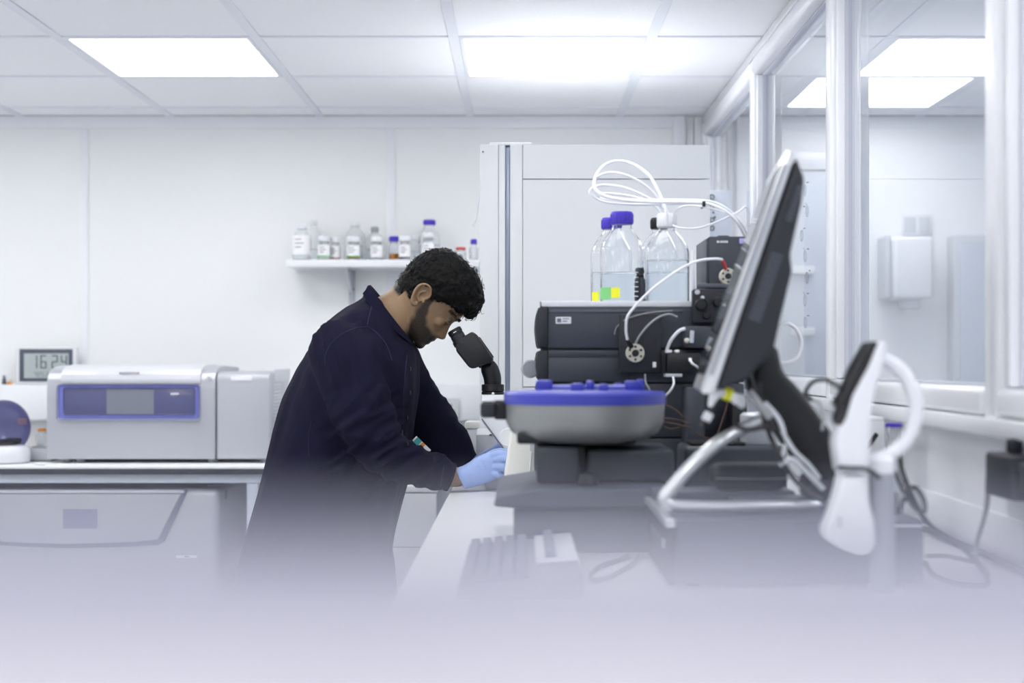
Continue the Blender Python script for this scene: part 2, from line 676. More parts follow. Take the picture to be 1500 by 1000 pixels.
# ------------------------------------------------------------------ the room behind the glass
Yb = YB
t = empty_struct('door_1', (1.23, YB - .002, 0))
MB().box(1.08, 1.40, YB - .04, YB - .002, 0.01, 2.06, bevel=.004).build('leaf', mat('grey door paint', (188, 196, 210), .5), t)
MB().box(1.05, 1.43, YB - .045, YB - .002, 2.065, 2.14, bevel=.004).build('lintel', M['whitegloss'], t)
for z in (1.05, 1.36, 1.62):
    MB().box(1.15, 1.25, YB - .075, YB - .041, z, z + .035, bevel=.006).build('bracket', M['trim'], t)
t = thing('towel_dispenser', 'white paper towel dispenser with grey side on the wall behind the glass', 'dispenser', (1.68, YB - .16, 1.3))
xa, xb = X(1308, 5.95), X(1368, 5.95)
MB().box(xa, xb, YB - .16, YB - .002, H(438, 5.95), H(346, 5.95), bevel=.02, seg=3).build('cover', M['white'], t)
MB().box(xa - .028, xa - .001, YB - .13, YB - .002, H(438, 6), H(345, 6), bevel=.01, seg=3).build('side_housing', M['lgrey'], t)
MB().box(xa + .05, xb - .05, YB - .13, YB - .04, H(452, 5.95), H(438.5, 5.95), bevel=.004).build('towel_slot', M['lgrey'], t)
t = thing('wall_sign', 'small pale sign with two grey pictograms above the paper towel dispenser', 'sign', (1.66, YB - .012, 1.85))
MB().box(X(1322, 6.08), X(1366, 6.08), YB - .012, YB - .002, H(344, 6.08), H(314, 6.08), bevel=.002).build('plate', M['white'], t)
for a, b in ((1325, 1342), (1347, 1362)):
    MB().box(X(a, 6.08), X(b, 6.08), YB - .015, YB - .0125, H(341, 6.08), H(318, 6.08), bevel=.001).build('pictogram', M['lgrey'], t)
t = thing('tall_cupboard', 'pale grey tall cupboard on the far wall behind the glass, right of the towel dispenser', 'cupboard', (1.95, YB - .1, 0))
MB().box(X(1392, 6.05), X(1520, 6.05), YB - .1, YB - .002, 0.02, H(346, 6.05), bevel=.006).build('carcass', M['lgrey'], t)
MB().box(X(1400, 6.05), X(1455, 6.05), YB - .115, YB - .101, 0.06, H(356, 6.05), bevel=.004).build('door', mat('grey blue cupboard door', (186, 194, 208), .5), t)
MB().box(X(1459, 6.05), X(1514, 6.05), YB - .115, YB - .101, 0.06, H(356, 6.05), bevel=.004).build('door', M['lgrey'], t)

# ------------------------------------------------------------------ wall shelf and its bottles
SY = 5.86                        # shelf front edge
t = thing('wall_shelf', 'white wall shelf carrying reagent bottles behind the man\'s head', 'shelf', (-.5, SY, H(392, SY)))
zs = H(380, SY)
x0, x1 = X(419, SY), X(702, SY)
MB().box(x0, x1, SY, YB - .001, zs - .03, zs, bevel=.002).build('board', M['white'], t)
for px in (512, 640):
    x = X(px, 6.0)
    br = MB().prism([(YB - .002, zs - .031), (SY + .03, zs - .031), (SY + .03, zs - .045), (YB - .03, zs - .13), (YB - .002, zs - .16)], x - .004, x + .004, 'x')
    br.box(x - .014, x + .014, YB - .006, YB - .002, zs - .3, zs - .03, bevel=.002)
    b = br.build('bracket', M['lgrey'], t)
    sc = MB()
    sc.lathe((x - .007, YB - .0065, zs - .13), [(.004, .0), (.004, -.003), (.001, -.004)], 8, 'y')
    sc.lathe((x + .007, YB - .0065, zs - .11), [(.004, .0), (.004, -.003), (.001, -.004)], 8, 'y')
    sc.build('screw', M['benchedge'], b)


def bottle(name, label, px, w, y_top, y_bot, Z, cap, kind='round', fill=0.0, liquid=None, lab=None, group='reagent bottles on the wall shelf', cap_px=None, zb=None, band=None, cap_h=.022, lab_z=(.12, .62), body='glass'):
    """a lab bottle standing with its base at zb; px, w in photo pixels give its place and diameter"""
    s = Z / FPX
    x = X(px, Z)
    r = w * s / 2
    z0 = zs if zb is None else zb
    h = H(y_top, Z) - z0
    t = thing(name, label, 'bottle', (x, Z, z0), group)
    rc = (cap_px * s / 2) if cap_px else r * .5
    ch = cap_h if cap_h < h * .3 else h * .2
    hb = h - ch
    hs = hb * (.68 if kind == 'round' else .74)
    neck = rc * .86
    c = Vector((x, Z, z0))
    e = .0012
    prof = [(r * .9, e), (r, .006), (r, hs), (r * .95, hs + (hb - hs) * .22), (r * .80, hs + (hb - hs) * .45), (r * .6, hs + (hb - hs) * .68), (neck, hs + (hb - hs) * .88), (neck, hb + ch * .5),
            (neck - .002, hb + ch * .5), (neck - .002, hs + (hb - hs) * .86), (r * .58 - .002, hs + (hb - hs) * .67), (r * .78 - .002, hs + (hb - hs) * .44), (r * .95 - .0025, hs + (hb - hs) * .2), (r - .0025, hs), (r - .0025, .009), (r * .85, .005)]
    MB().lathe(c, prof, 28).build('body', M[body], t)
    if fill:
        rr = r - .0032
        MB().lathe(c, [(r * .82, .0065), (rr, .0105), (rr, h * fill), (rr * .98, h * fill + .0004)], 28).build('liquid', M[liquid] if isinstance(liquid, str) else liquid, t)
    cm = MB().lathe(c, [(rc * .96, hb), (rc, hb + .002), (rc, h - .004), (rc * .9, h - .0005), (0.001, h)], 28)
    for k in range(20):
        a = 2 * pi * k / 20
        p = c + Vector((rc * cos(a), rc * sin(a), 0))
        cm.box(p.x - .0008, p.x + .0008, p.y - .0008, p.y + .0008, c.z + hb + .003, c.z + h - .006)
    cm.build('cap', M[cap], t)
    if lab:
        lz0, lz1 = z0 + h * lab_z[0], z0 + h * lab_z[1]
        n = 10
        def arc(rad, a0, a1, za, zb_, m_, nm, pr):
            outer = [Vector((x + rad * sin(a0 + (a1 - a0) * k / n), Z - rad * cos(a0 + (a1 - a0) * k / n), 0)) for k in range(n + 1)]
            mb = MB()
            rs = []
            for q in outer:
                d = Vector((q.x - x, q.y - Z, 0)).normalized() * .0005
                rs.append([Vector((q.x, q.y, za)), Vector((q.x, q.y, zb_)), Vector((q.x + d.x, q.y + d.y, zb_)), Vector((q.x + d.x, q.y + d.y, za))])
            mb.rings(rs)
            return mb.build(nm, m_, pr)
        lo = arc(r + .0003, -1.15, 1.15, lz0, lz1, M[lab], 'label', t)
        for q in range(3):
            zz = lz1 - (lz1 - lz0) * (.25 + .2 * q)
            arc(r + .0009, -.6, .1 + .25 * (q % 2), zz, zz + .0035, M['ink'], 'print', lo)
        if band:
            arc(r + .0009, -1.15, 1.15, lz0, lz0 + .006, M[band], 'print', lo)
    return t


orange_l = mat('orange liquid', (226, 150, 60), .1, trans=.3, ior=1.33)
red_l = mat('red liquid', (206, 96, 66), .1, trans=.3, ior=1.33)
dark_l = mat('dark liquid', (40, 34, 44), .1)
FS = SY + .045
BS = SY + .15
bottle('reagent_bottle', 'large clear bottle with big white label at the left end of the shelf', 442, 27, 328, 378, FS, 'white', cap_px=14, lab='label', fill=.55, liquid='water', lab_z=(.15, .68))
bottle('reagent_bottle', 'clear bottle with pale cap behind the big-label bottle at the shelf\'s left end', 459, 24, 322, 378, BS, 'white', cap_px=12, fill=.3, liquid='water')
bottle('reagent_bottle', 'small white-capped bottle with green-edged label, third from the shelf\'s left end', 475, 19, 346, 378, FS - .01, 'white', cap_px=18, lab='label', fill=.5, liquid='water', band='green', kind='jar')
bottle('reagent_bottle', 'small white-capped bottle with brown-red content beside the green-edged label', 491, 15, 348, 378, FS + .02, 'white', cap_px=14, lab='label', fill=.5, liquid=red_l, kind='jar')
bottle('reagent_bottle', 'tall clear bottle behind the small bottle of red liquid', 520, 32, 325, 378, BS, 'white', cap_px=15, fill=.4, liquid='water')
bottle('reagent_bottle', 'small white-capped bottle with red liquid and green-edged label', 518, 20, 347, 378, FS - .01, 'white', cap_px=18, lab='label', fill=.5, liquid=red_l, band='green', kind='jar')
bottle('reagent_bottle', 'clear bottle with grey cap behind the bracketed middle of the shelf', 549, 28, 332, 378, BS, 'grey', cap_px=11, fill=.35, liquid='water')
bottle('reagent_bottle', 'small white-capped bottle with clear liquid between red and orange ones', 552, 19, 347, 378, FS - .01, 'white', cap_px=18, lab='label', fill=.5, liquid='water', kind='jar')
bottle('reagent_bottle', 'small violet-capped bottle holding orange liquid', 577, 16, 346, 379, FS + .03, 'cap', cap_px=14, fill=.28, liquid=orange_l, kind='jar')
bottle('reagent_bottle', 'small dark bottle with white cap and label beside the orange one', 593, 18, 346, 379, FS - .01, 'white', cap_px=17, lab='label', fill=.55, liquid=dark_l, kind='jar')
bottle('reagent_bottle', 'plain clear bottle behind the dark bottle, left of the tall violet-capped one', 608, 20, 345, 378, BS, 'white', cap_px=14, fill=.4, liquid='water')
bottle('reagent_bottle', 'tall clear bottle with violet cap above the man\'s head', 629, 30, 322, 378, BS, 'cap', cap_px=18, fill=.4, liquid='water')
bottle('reagent_bottle', 'small white-capped bottle in front of the tall violet-capped one on the shelf', 627, 19, 341, 378, FS, 'white', cap_px=18, lab='label', fill=.5, liquid='water', kind='jar')
bottle('reagent_bottle', 'small jar with red lid near the shelf\'s right end', 675, 15, 362, 379, FS, 'red', cap_px=15, fill=.5, liquid='water', kind='jar')
bottle('reagent_bottle', 'narrow white bottle with violet cap at the shelf\'s right end', 694, 13, 350, 379, FS, 'cap', cap_px=9, fill=.7, liquid=M['white'], kind='jar')

# dado trunking with sockets and the digital clock
TY = YB - .075
struct(MB().box(XL, X(705, TY), TY, YB - .001, 1.0, H(563, TY), bevel=.006).build('trim_4', M['trim']))
t = thing('wall_socket', 'white double wall socket on the trunking seen above the man\'s wrist', 'socket', (X(650, TY), TY, H(612, TY)))
xa, xb, za, zb_ = X(622, TY), X(673, TY), H(613, TY), H(583, TY)
MB().box(xa, xb, TY - .012, TY - .0003, za, zb_, bevel=.003).build('plate', mat('socket plate', (206, 209, 214), .4), t)
for cx in (.3, .76):
    x = xa + (xb - xa) * cx
    hm = MB()
    for dx, dz, w, hh in ((0, .015, .0035, .006), (-.011, -.006, .005, .0035), (.011, -.006, .005, .0035)):
        hm.box(x + dx - w, x + dx + w, TY - .0128, TY - .0121, za + .04 + dz - hh, za + .04 + dz + hh)
    hm.build('pin_holes', M['benchedge'], t)
    MB().box(x - .03, x - .019, TY - .0165, TY - .0121, zb_ - .03, zb_ - .012, bevel=.001).build('switch', M['whitegloss'], t)

CY = YB - .055
zc = H(563, TY)
t = thing('digital_clock', 'white digital wall clock reading 16 24, standing on the trunking', 'clock', (X(68, CY), CY, zc))
a, b, c0, c1 = X(24, CY), X(114, CY), zc + .0005, H(508, CY)
MB().box(a, b, CY - .012, CY + .012, c0, c1, bevel=.006, seg=3).build('case', M['white'], t)
a2, b2, e0, e1 = X(30, CY), X(108, CY), H(558.5, CY), H(511, CY)
bz = MB().box(a2, b2, CY - .0145, CY - .0122, e0, e1, bevel=.001).build('bezel', M['bezel'], t)
MB().box(X(37, CY), X(102, CY), CY - .0158, CY - .0147, H(553.5, CY), H(517.5, CY)).build('display', M['lcd'], bz)
SEG = {'1': 'bc', '6': 'acdefg', '2': 'abged', '4': 'fgbc', '8': 'abcdefg', '7': 'abc', '0': 'abcdef', '5': 'afgcd', '3': 'abgcd', ' ': ''}


def seven(mb, ch, x, z, w, h, y, th):
    s = SEG[ch]
    R = {'a': (x, x + w, z + h - th, z + h), 'd': (x, x + w, z, z + th), 'g': (x, x + w, z + h / 2 - th / 2, z + h / 2 + th / 2),
         'f': (x, x + th, z + h / 2, z + h), 'b': (x + w - th, x + w, z + h / 2, z + h), 'e': (x, x + th, z, z + h / 2), 'c': (x + w - th, x + w, z, z + h / 2)}
    for q in s:
        u0, u1, v0, v1 = R[q]
        g = .0012
        mb.box(u0 + g * (q in 'adg'), u1 - g * (q in 'adg'), y, y + .0006, v0 + g * (q not in 'adg'), v1 - g * (q not in 'adg'))


dg = MB()
sc = CY / FPX
for ch, px in (('1', 49), ('6', 61), ('2', 77.5), ('4', 91)):
    seven(dg, ch, X(px, CY) - (.0 if ch != '1' else .004), H(539.5, CY), 9 * sc, 19.5 * sc, CY - .0166, .0052)
for ch, px in (('7', 50), ('8', 56), ('5', 62), ('2', 69)):
    seven(dg, ch, X(px, CY), H(551.5, CY), 4.4 * sc, 7 * sc, CY - .0166, .0017)
dg.build('digits', M['seg'], bz)
t = thing('small_bottle', 'tiny dark bottle left of the clock at the photo\'s left edge', 'bottle', (X(6, CY), CY, zc))
MB().lathe((X(6, CY), CY, zc + .0005), [(.008, 0), (.009, .003), (.009, .022), (.006, .026), (.006, .03)], 16).build('body', M['bezel'], t)
MB().lathe((X(6, CY), CY, zc + .0305), [(.007, 0), (.007, .008), (.001, .009)], 16).build('cap', M['grey'], t)
t = thing('orange_cap', 'loose orange cap lying on the trunking left of the clock', 'cap', (X(13, CY), CY, zc))
MB().lathe((X(14.5, CY), CY - .005, zc + .0005), [(.012, 0), (.012, .008), (.010, .01), (.001, .0105)], 20).build('shell', M['orange'], t)
MB().lathe((X(14.5, CY), CY - .005, zc + .0112), [(.004, 0), (.003, .003), (.0005, .0034)], 12).build('nub', M['orange'], t)

# ------------------------------------------------------------------ left bench along the back wall
LB = 5.24
zt = H(683, LB)
xe = X(392, LB)
t = thing('lab_bench', 'white bench with dark front edge carrying the big centrifuge', 'bench', (-2, LB, 0))
MB().box(XL + .01, xe, LB, TY - .004, zt - .009, zt, bevel=.001).build('worktop', M['bench'], t)
MB().box(XL + .01, xe, LB - .003, TY - .006, zt - .030, zt - .0095, bevel=.001).build('worktop_edge', M['benchedge'], t)
MB().box(XL + .02, xe - .012, LB + .03, LB + .07, H(708.5, LB), zt - .0305, bevel=.002).build('front_rail', M['steel'], t)
for px in (367.5, -470):
    x = X(px, LB)
    MB().box(x - .021, x + .021, LB + .028, LB + .072, 0.0, H(709, LB), bevel=.003).build('leg', M['steel'], t)
    MB().box(x - .021, x + .021, 5.93, 5.97, 0.0, zt - .0305, bevel=.003).build('leg', M['steel'], t)
MB().box(X(367.5, LB) - .018, X(367.5, LB) + .018, LB + .073, 5.929, zt - .08, zt - .031, bevel=.002).build('side_rail', M['steel'], t)

# big benchtop centrifuge
CF = 5.40
t = thing('centrifuge', 'large silver centrifuge with blue display window on the left bench', 'centrifuge', (X(230, CF), CF, zt))
xa, xm, xb = X(68, CF), X(316, CF), X(395, CF)
zb0 = H(672.5, CF)
ys = 5.86


def side(tops):
    return [(CF, zb0), (CF, H(568, CF))] + [(CF + d, H(y, CF)) for d, y in tops] + [(ys, H(537, ys)), (ys, zb0)]


MB().prism(side([(.004, 556), (.02, 546), (.05, 540), (.10, 536.5), (.2, 535)]), xa, xm - .002, 'x', bevel=.006).build('housing', M['silver'], t)
r = MB().prism([(CF + .004, zb0), (CF + .004, H(553, CF)), (CF + .012, H(548, CF)), (CF + .03, H(545, CF)), (ys, H(543, ys)), (ys, zb0)], xm + .002, xb, 'x', bevel=.012, seg=3)
rs = r.build('side_housing', M['silver'], t)
MB().box(xb - .004, xb + .002, CF + .11, ys + .01, H(560, CF), H(541, CF), bevel=.004).build('rear_cap', M['silverlid'], t)
for k in range(18):
    z = H(650 - k * 5.0, 5.5)
    MB().box(xb + .0006, xb + .0042, CF + .06, CF + .24, z, z + .006, bevel=.001, seg=1).build('vent_slat', M['silverlid'], rs)
# lid
lx0, lx1 = X(90, CF), X(294.5, CF)
pl = [(-.010, 556), (-.008, 560.5), (.0, 562.5), (.006, 562.5), (.006, 548), (.05, 541), (.1, 538), (.3, 536.5), (.3, 533.5), (.12, 534), (.05, 536.5), (.01, 541), (-.006, 548)]
MB().prism([(CF + d, H(y, CF)) for d, y in pl], lx0, lx1, 'x', bevel=.003, seg=2).build('lid', M['silverlid'], t)
lm = MB()
xx = X(176, CF)
for w in (4.5, 3, 3.5, 4, 2.5, 3.5, 3, 2.5, 3.5):
    s = CF / FPX
    lm.box(xx, xx + w * s * .75, CF - .0105, CF - .008, H(547, CF), H(545.2, CF))
    xx += w * s
lm.build('lettering', M['ink'], t)
# display window: silver surround, blue frame, dark glass with display
sw = MB().box(X(84, CF), X(294.5, CF), CF - .006, CF - .0005, H(617, CF), H(563, CF), bevel=.012, seg=3).build('window_surround', M['silverlid'], t)
MB().box(X(87, CF), X(292.5, CF), CF - .009, CF - .0065, H(613, CF), H(563.5, CF), bevel=.009, seg=2).build('window_frame', M['bluewin'], t)
dw = MB().box(X(94.5, CF), X(287, CF), CF - .011, CF - .0092, H(607.5, CF), H(567.5, CF), bevel=.007, seg=2).build('display_window', M['darkblue'], t)
MB().box(X(157.5, CF), X(226.5, CF), CF - .012, CF - .0112, H(606.5, CF), H(570.5, CF), bevel=.0005, seg=1).build('display', M['display'], dw)
MB().box(X(251, CF), X(263, CF), CF - .0118, CF - .0112, H(577.5, CF), H(575.5, CF)).build('lettering', M['label'], dw)
MB().box(X(264, CF), X(281, CF), CF - .0118, CF - .0112, H(577.2, CF), H(576, CF)).build('lettering', M['display'], dw)
MB().box(X(251, CF), X(259, CF), CF - .0118, CF - .0112, H(580, CF), H(578.8, CF)).build('lettering', M['display'], dw)
b = MB().lathe((X(306.5, CF), CF - .0005, H(553.5, CF)), [(.011, 0), (.011, -.003), (.009, -.005), (.001, -.0055)], 20, 'y').build('open_button', M['white'], t)
MB().prism([(X(304.5, CF), H(556.5, CF)), (X(304.5, CF), H(550.5, CF)), (X(309.5, CF), H(553.5, CF))], CF - .0072, CF - .0062, 'y').build('arrow_mark', M['silver'], b)
MB().box(X(338, CF), X(369, CF), CF + .001, CF + .0035, H(557, CF), H(551.5, CF), bevel=.0006, seg=1).build('label', M['label'], t)
for px in (92, 112, 308, 385):
    x = X(px, CF)
    MB().lathe((x, CF + .05, zt + .0003), [(.018, 0), (.02, .004), (.02, zb0 - zt - .001)], 16).build('foot', M['grey'], t)
    MB().lathe((x, CF + .38, zt + .0003), [(.018, 0), (.02, .004), (.02, zb0 - zt - .001)], 16).build('foot', M['grey'], t)

# floor standing unit beneath
FZ = 5.30
t = thing('floor_centrifuge', 'floor standing silver unit with curved front handle under the left bench', 'centrifuge', (X(110, FZ), FZ, 0))
xl, xr = X(-110, FZ), X(321, FZ)
zt2 = H(716, FZ)
MB().box(xl, xr, FZ, 5.85, .03, zt2, bevel=.025, seg=4).build('housing', M['freezer'], t)
for x in (xl + .1, xr - .1):
    for y in (FZ + .08, 5.78):
        MB().lathe((x, y, .0003), [(.025, 0), (.028, .004), (.028, .029)], 16).build('foot', M['black'], t)
out = [(-70, 716), (276, 716), (241, 793), (232, 798), (200, 800), (160, 801.5), (100, 803), (40, 801), (5, 799), (-15, 796), (-45, 760)]
MB().prism([(X(a, FZ), H(b_, FZ)) for a, b_ in out], FZ - .014, FZ + .001, 'y', bevel=.004, seg=2).build('door_surround', mat('door surround', (128, 130, 150), .45), t)
inn = [(-64, 722), (268, 722), (234, 790), (200, 793.5), (160, 795), (100, 796.5), (40, 795), (5, 793), (-40, 762)]
MB().prism([(X(a, FZ), H(b_, FZ)) for a, b_ in inn], FZ - .024, FZ - .0145, 'y', bevel=.006, seg=3).build('door', M['freezer'], t)
MB().box(X(-66, FZ), X(272, FZ), FZ - .03, FZ - .0145, H(721.5, FZ), H(716.5, FZ), bevel=.003).build('handle', M['silverlid'], t)
MB().box(X(95.5, FZ), X(145.5, FZ), FZ - .0262, FZ - .0242, H(773.5, FZ), H(745, FZ), bevel=.0005, seg=1).build('display', M['lcd2'], t)
lb = MB().box(X(258, FZ), X(288.5, FZ), FZ - .0022, FZ - .0003, H(818, FZ), H(814, FZ), bevel=.0004, seg=1).build('label', M['label'], t)
MB().box(X(270, FZ), X(278, FZ), FZ - .003, FZ - .0024, H(816.6, FZ), H(815.2, FZ)).build('print', M['ink'], lb)
MB().box(xr + .0003, xr + .004, FZ + .10, FZ + .13, H(735, FZ), H(722, FZ), bevel=.001).build('latch', M['grey'], t)
MB().box(X(296, FZ), X(318, FZ), FZ + .09, FZ + .14, zt2 + .0003, zt2 + .008, bevel=.003).build('hinge_cover', M['grey'], t)

# small things at the left end of the bench
MZ = 5.34
t = thing('mini_centrifuge', 'white mini centrifuge with raised smoky violet dome lid at the left edge', 'centrifuge', (X(-2, MZ), MZ, zt))
cx = X(-4, MZ)
MB().lathe((cx, MZ + .08, zt + .0005), [(.083, 0), (.092, .006), (.094, .03), (.092, .056), (.084, .066), (.05, .069), (.001, .07)], 36).build('base', M['whitegloss'], t)
MB().lathe((cx, MZ + .08, zt + .0705), [(.05, 0), (.045, .012), (.03, .018), (.001, .019)], 24).build('rotor', M['black'], t)
dm = MB()
rs = []
dc = Vector((X(1, MZ + .12), MZ + .15, H(626, MZ + .12)))
for rr, d in ((.001, .052), (.03, .05), (.06, .042), (.085, .027), (.103, .008), (.106, 0), (.103, -.002), (.098, .0), (.083, .02), (.058, .036), (.03, .044), (.001, .046)):
    rs.append([dc + Vector((rr * cos(2 * pi * k / 36), d, rr * sin(2 * pi * k / 36))) for k in range(36)])
dm.rings(rs)
d = dm.build('dome_lid', M['smoke'], t)
MB().box(X(20, MZ + .1), X(34, MZ + .1), MZ + .14, MZ + .143, H(622, MZ + .1), H(613, MZ + .1)).build('sticker', mat('brown sticker', (112, 92, 110), .6), d)
MB().box(cx - .03, cx + .03, MZ + .165, MZ + .19, zt + .035, zt + .09, bevel=.006).build('hinge', M['black'], t)

t = thing('grey_block', 'low grey heating block beside the mini centrifuge', 'block', (X(54, 5.5), 5.5, zt))
MB().box(X(38, 5.5), X(75, 5.5), 5.5, 5.6, zt + .004, H(656.5, 5.5), bevel=.004).build('body', M['lgrey'], t)
MB().box(X(40, 5.5), X(73, 5.5), 5.505, 5.595, zt + .0003, zt + .0038).build('foot_shade_plate', M['gapshade'], t)  # dark plate paints the shade under the block
MB().box(X(44, 5.5), X(74, 5.5), 5.515, 5.585, H(656, 5.5), H(653.5, 5.5), bevel=.001).build('well_plate', M['silver'], t)
zz = H(653, 5.5)
bottle('small_bottle', 'small clear bottle with orange cap on the grey heating block', 61.5, 17, 627, 655, 5.55, 'orange', cap_px=12, group='small bottles on the left bench', zb=zz, fill=.3, liquid='water', kind='jar', cap_h=.012)
t = thing('crumpled_wipe', 'small crumpled white wipe on the bench front below the grey block', 'wipe', (X(58, 5.27), 5.28, zt))
mb = MB()
for k in range(5):
    mb.sphere((X(52 + 3 * k, 5.29), 5.29 + .004 * (k % 2), zt + .006), .008, 8, scale=(1, .9, .7))
mesh_obj('crumpled_sheet', remesh(mb, .0025, 3), M['white'], t)

# ------------------------------------------------------------------ drawer unit and back bench behind the man
DZ = 4.60
zd = H(712, DZ)
t = thing('drawer_unit', 'white drawer unit behind the man, left of the near bench', 'drawers', (-.5, DZ, 0))
xr = X(640, DZ)
MB().box(-.80, xr, DZ + .02, 5.98, .08, zd - .021, bevel=.001, seg=1).build('carcass', M['lgrey'], t)
MB().box(-.80, xr + .004, DZ, 6.0, zd - .02, zd, bevel=.002).build('top', M['bench'], t)
MB().box(-.78, xr - .02, DZ + .05, 5.9, 0, .079).build('plinth', M['benchedge'], t)
zsplit = H(802, DZ)
for z0, z1 in ((zsplit + .002, zd - .024), (.09, zsplit - .002)):
    dr = MB().box(-.797, xr - .002, DZ + .002, DZ + .019, z0, z1, bevel=.001, seg=1).build('drawer', M['bench'], t)
    MB().box(-.64, -.46, DZ - .016, DZ + .0015, z1 - .05, z1 - .04, bevel=.003).build('handle', M['chrome'], dr)
t = thing('black_tray', 'thin black tray on the drawer unit, just past the coat front', 'tray', (X(608, 4.7), 4.7, zd))
MB().box(X(592, 4.66), X(628, 4.66), 4.66, 4.78, zd + .0003, zd + .012, bevel=.003).build('base', M['black'], t)
MB().box(X(596, 4.66), X(616, 4.66), 4.68, 4.76, zd + .0125, zd + .018, bevel=.002).build('slide', M['char2'], t)

# ------------------------------------------------------------------ long right bench
BZ = .92
BX = -.178
t = thing('long_bench', 'long white bench along the glazed partition carrying the instruments', 'bench', (BX, 1.2, 0))
MB().box(BX, XR - .002, -.7, 5.5, BZ - .03, BZ, bevel=.003).build('worktop', M['bench'], t)
for y in (-.66, 1.0, 2.6, 4.2, 5.44):
    MB().box(BX + .04, XR - .02, y - .02, y + .02, 0, BZ - .031, bevel=.002).build('support_panel', M['steel'], t)
MB().box(.74, .765, -.6, 5.4, .1, BZ - .032).build('back_panel', M['lgrey'], t)

# ------------------------------------------------------------------ tall ventilated cabinet
KZ = 4.30
t = thing('safety_cabinet', 'tall white ventilated cabinet behind the microscope', 'cabinet', (X(870, KZ), KZ, BZ))
ztop = H(212, KZ)
xa, xr = X(765.5, KZ), X(1040, KZ)
zp = H(566, KZ)
MB().box(xa - .03, xr - .012, KZ + .012, KZ + 1.05, BZ + .12, ztop - .006).build('inner_body', M['cabinet'], t)
MB().box(xa - .02, xr, KZ + .02, KZ + 1.0, BZ + .0005, BZ + .119, bevel=.004).build('stand', M['cabinet'], t)
MB().box(xa + .001, xr, KZ, KZ + .0115, zp, H(263, KZ), bevel=.0008, seg=1).build('side_panel', M['cabinet'], t)
MB().box(xa + .001, xr, KZ, KZ + .0115, H(261.6, KZ), ztop, bevel=.0008, seg=1).build('top_panel', M['cabinet'], t)
MB().box(xa + .001, xr, KZ + .004, KZ + .0115, BZ + .12, zp - .003, bevel=.0008, seg=1).build('lower_panel', M['cabinet'], t)
MB().box(X(747, KZ), xa - .0005, KZ - .002, KZ + 1.04, BZ + .12, ztop + .001, bevel=.002).build('front_post', M['cabinet'], t)
MB().box(X(740.5, KZ), X(746.5, KZ), KZ + .006, KZ + 1.03, BZ + .12, H(215, KZ), bevel=.001).build('sash_track', mat('sash track', (150, 158, 182), .35, metal=.3), t)
MB().box(X(730.5, KZ), X(740, KZ), KZ - .001, KZ + 1.03, BZ + .12, ztop - .002, bevel=.001).build('sash_frame', M['cabinet'], t)
MB().box(X(703, KZ), X(730, KZ), KZ - .004, KZ + 1.03, BZ + .12, ztop, bevel=.002).build('front_cover', M['cabinet'], t)
MB().box(X(717, KZ), X(779, KZ), KZ + .02, KZ + .9, ztop + .0015, H(207, KZ), bevel=.003).build('top_duct', M['cabinet'], t)
MB().sphere((X(707.5, KZ), KZ - .004, H(222.5, KZ)), .003, 8).build('screw', M['grey'], t)
t = thing('pale_cord', 'thin white cord hanging down the left edge of the tall cabinet', 'cord', P(699, 280, KZ - .02))
MB().tube([P(702.9, 276, KZ + .1), P(701.5, 290, KZ + .08), P(698.5, 310, KZ + .08), P(697, 322, KZ + .08), P(693, 329, KZ + .08), P(696, 331, KZ + .08)], .0035, 6).build('cord', M['tube'], t)
t = thing('pegboard', 'pale grey board with ring marks between the tall cabinet and the glass', 'board', (.63, 5.4, BZ))
MB().box(X(1036, 5.3), X(1071, 5.3), 5.3, 5.32, BZ + .0005, H(279, 5.3), bevel=.002).build('board', mat('board grey', (205, 212, 224), .4), t)
mk = MB()
for (u, v, q) in ((1043, 288, 1), (1045, 295, 0), (1042.5, 303, 1), (1045, 311, 0), (1043, 322, 1), (1047, 318, 0), (1043, 334, 1)):
    c = P(u, v, 5.298)
    if q:
        mk.tube([c + Vector((.009 * cos(a * pi / 3), 0, .009 * sin(a * pi / 3))) for a in range(7)], .0017, 5, smooth=0)
    else:
        mk.sphere(c, .004, 6)
mk.build('ring_marks', M['benchedge'], t)

# ------------------------------------------------------------------ microscope
SZ = 3.72
t = thing('microscope', 'inverted microscope with black binocular head that the man looks into', 'microscope', (X(745, SZ), SZ, BZ))


def pz(pts, Z):
    return [(X(a, Z), H(b, Z)) for a, b in pts]


W = .045
MB().prism(pz([(706, 577.5), (742, 577.5), (830, 579), (830, 690), (760, 690), (744, 664), (706, 614)], SZ), SZ - .07, SZ + .07, 'y', bevel=.004).build('body', M['white'], t)
MB().tube([P(705.7, 613, SZ - .072), P(746, 668, SZ - .072)], .0016, 6, smooth=0).build('body_seam', M['ink'], t)
dt = MB()
for k in range(5):
    dt.sphere(P(731 + 1.6 * k, 610.5, SZ - .0705), .0016, 6)
dt.build('vent_holes', M['black'], t)
MB().box(X(712, SZ), X(832, SZ), SZ - .065, SZ + .1, BZ + .0005, H(691, SZ), bevel=.004).build('base', M['lgrey'], t)
MB().lathe((X(722, SZ), SZ, H(577.3, SZ)), [(.0295, 0), (.0295, .006), (.027, .0075), (.0295, .009), (.0295, .0255), (.02, .027)], 32).build('turret_ring', M['black'], t)
MB().sphere((X(722.5, SZ), SZ - .031, H(576, SZ)), .0042, 10).build('clamp_screw', M['white'], t)
neck = MB()
neck.tube([P(722, 566, SZ), P(721, 552, SZ), P(716, 538, SZ), P(710, 529, SZ)], [.0215, .0235, .0225, .014], 20, smooth=5)
neck.build('tube_neck', M['black'], t)


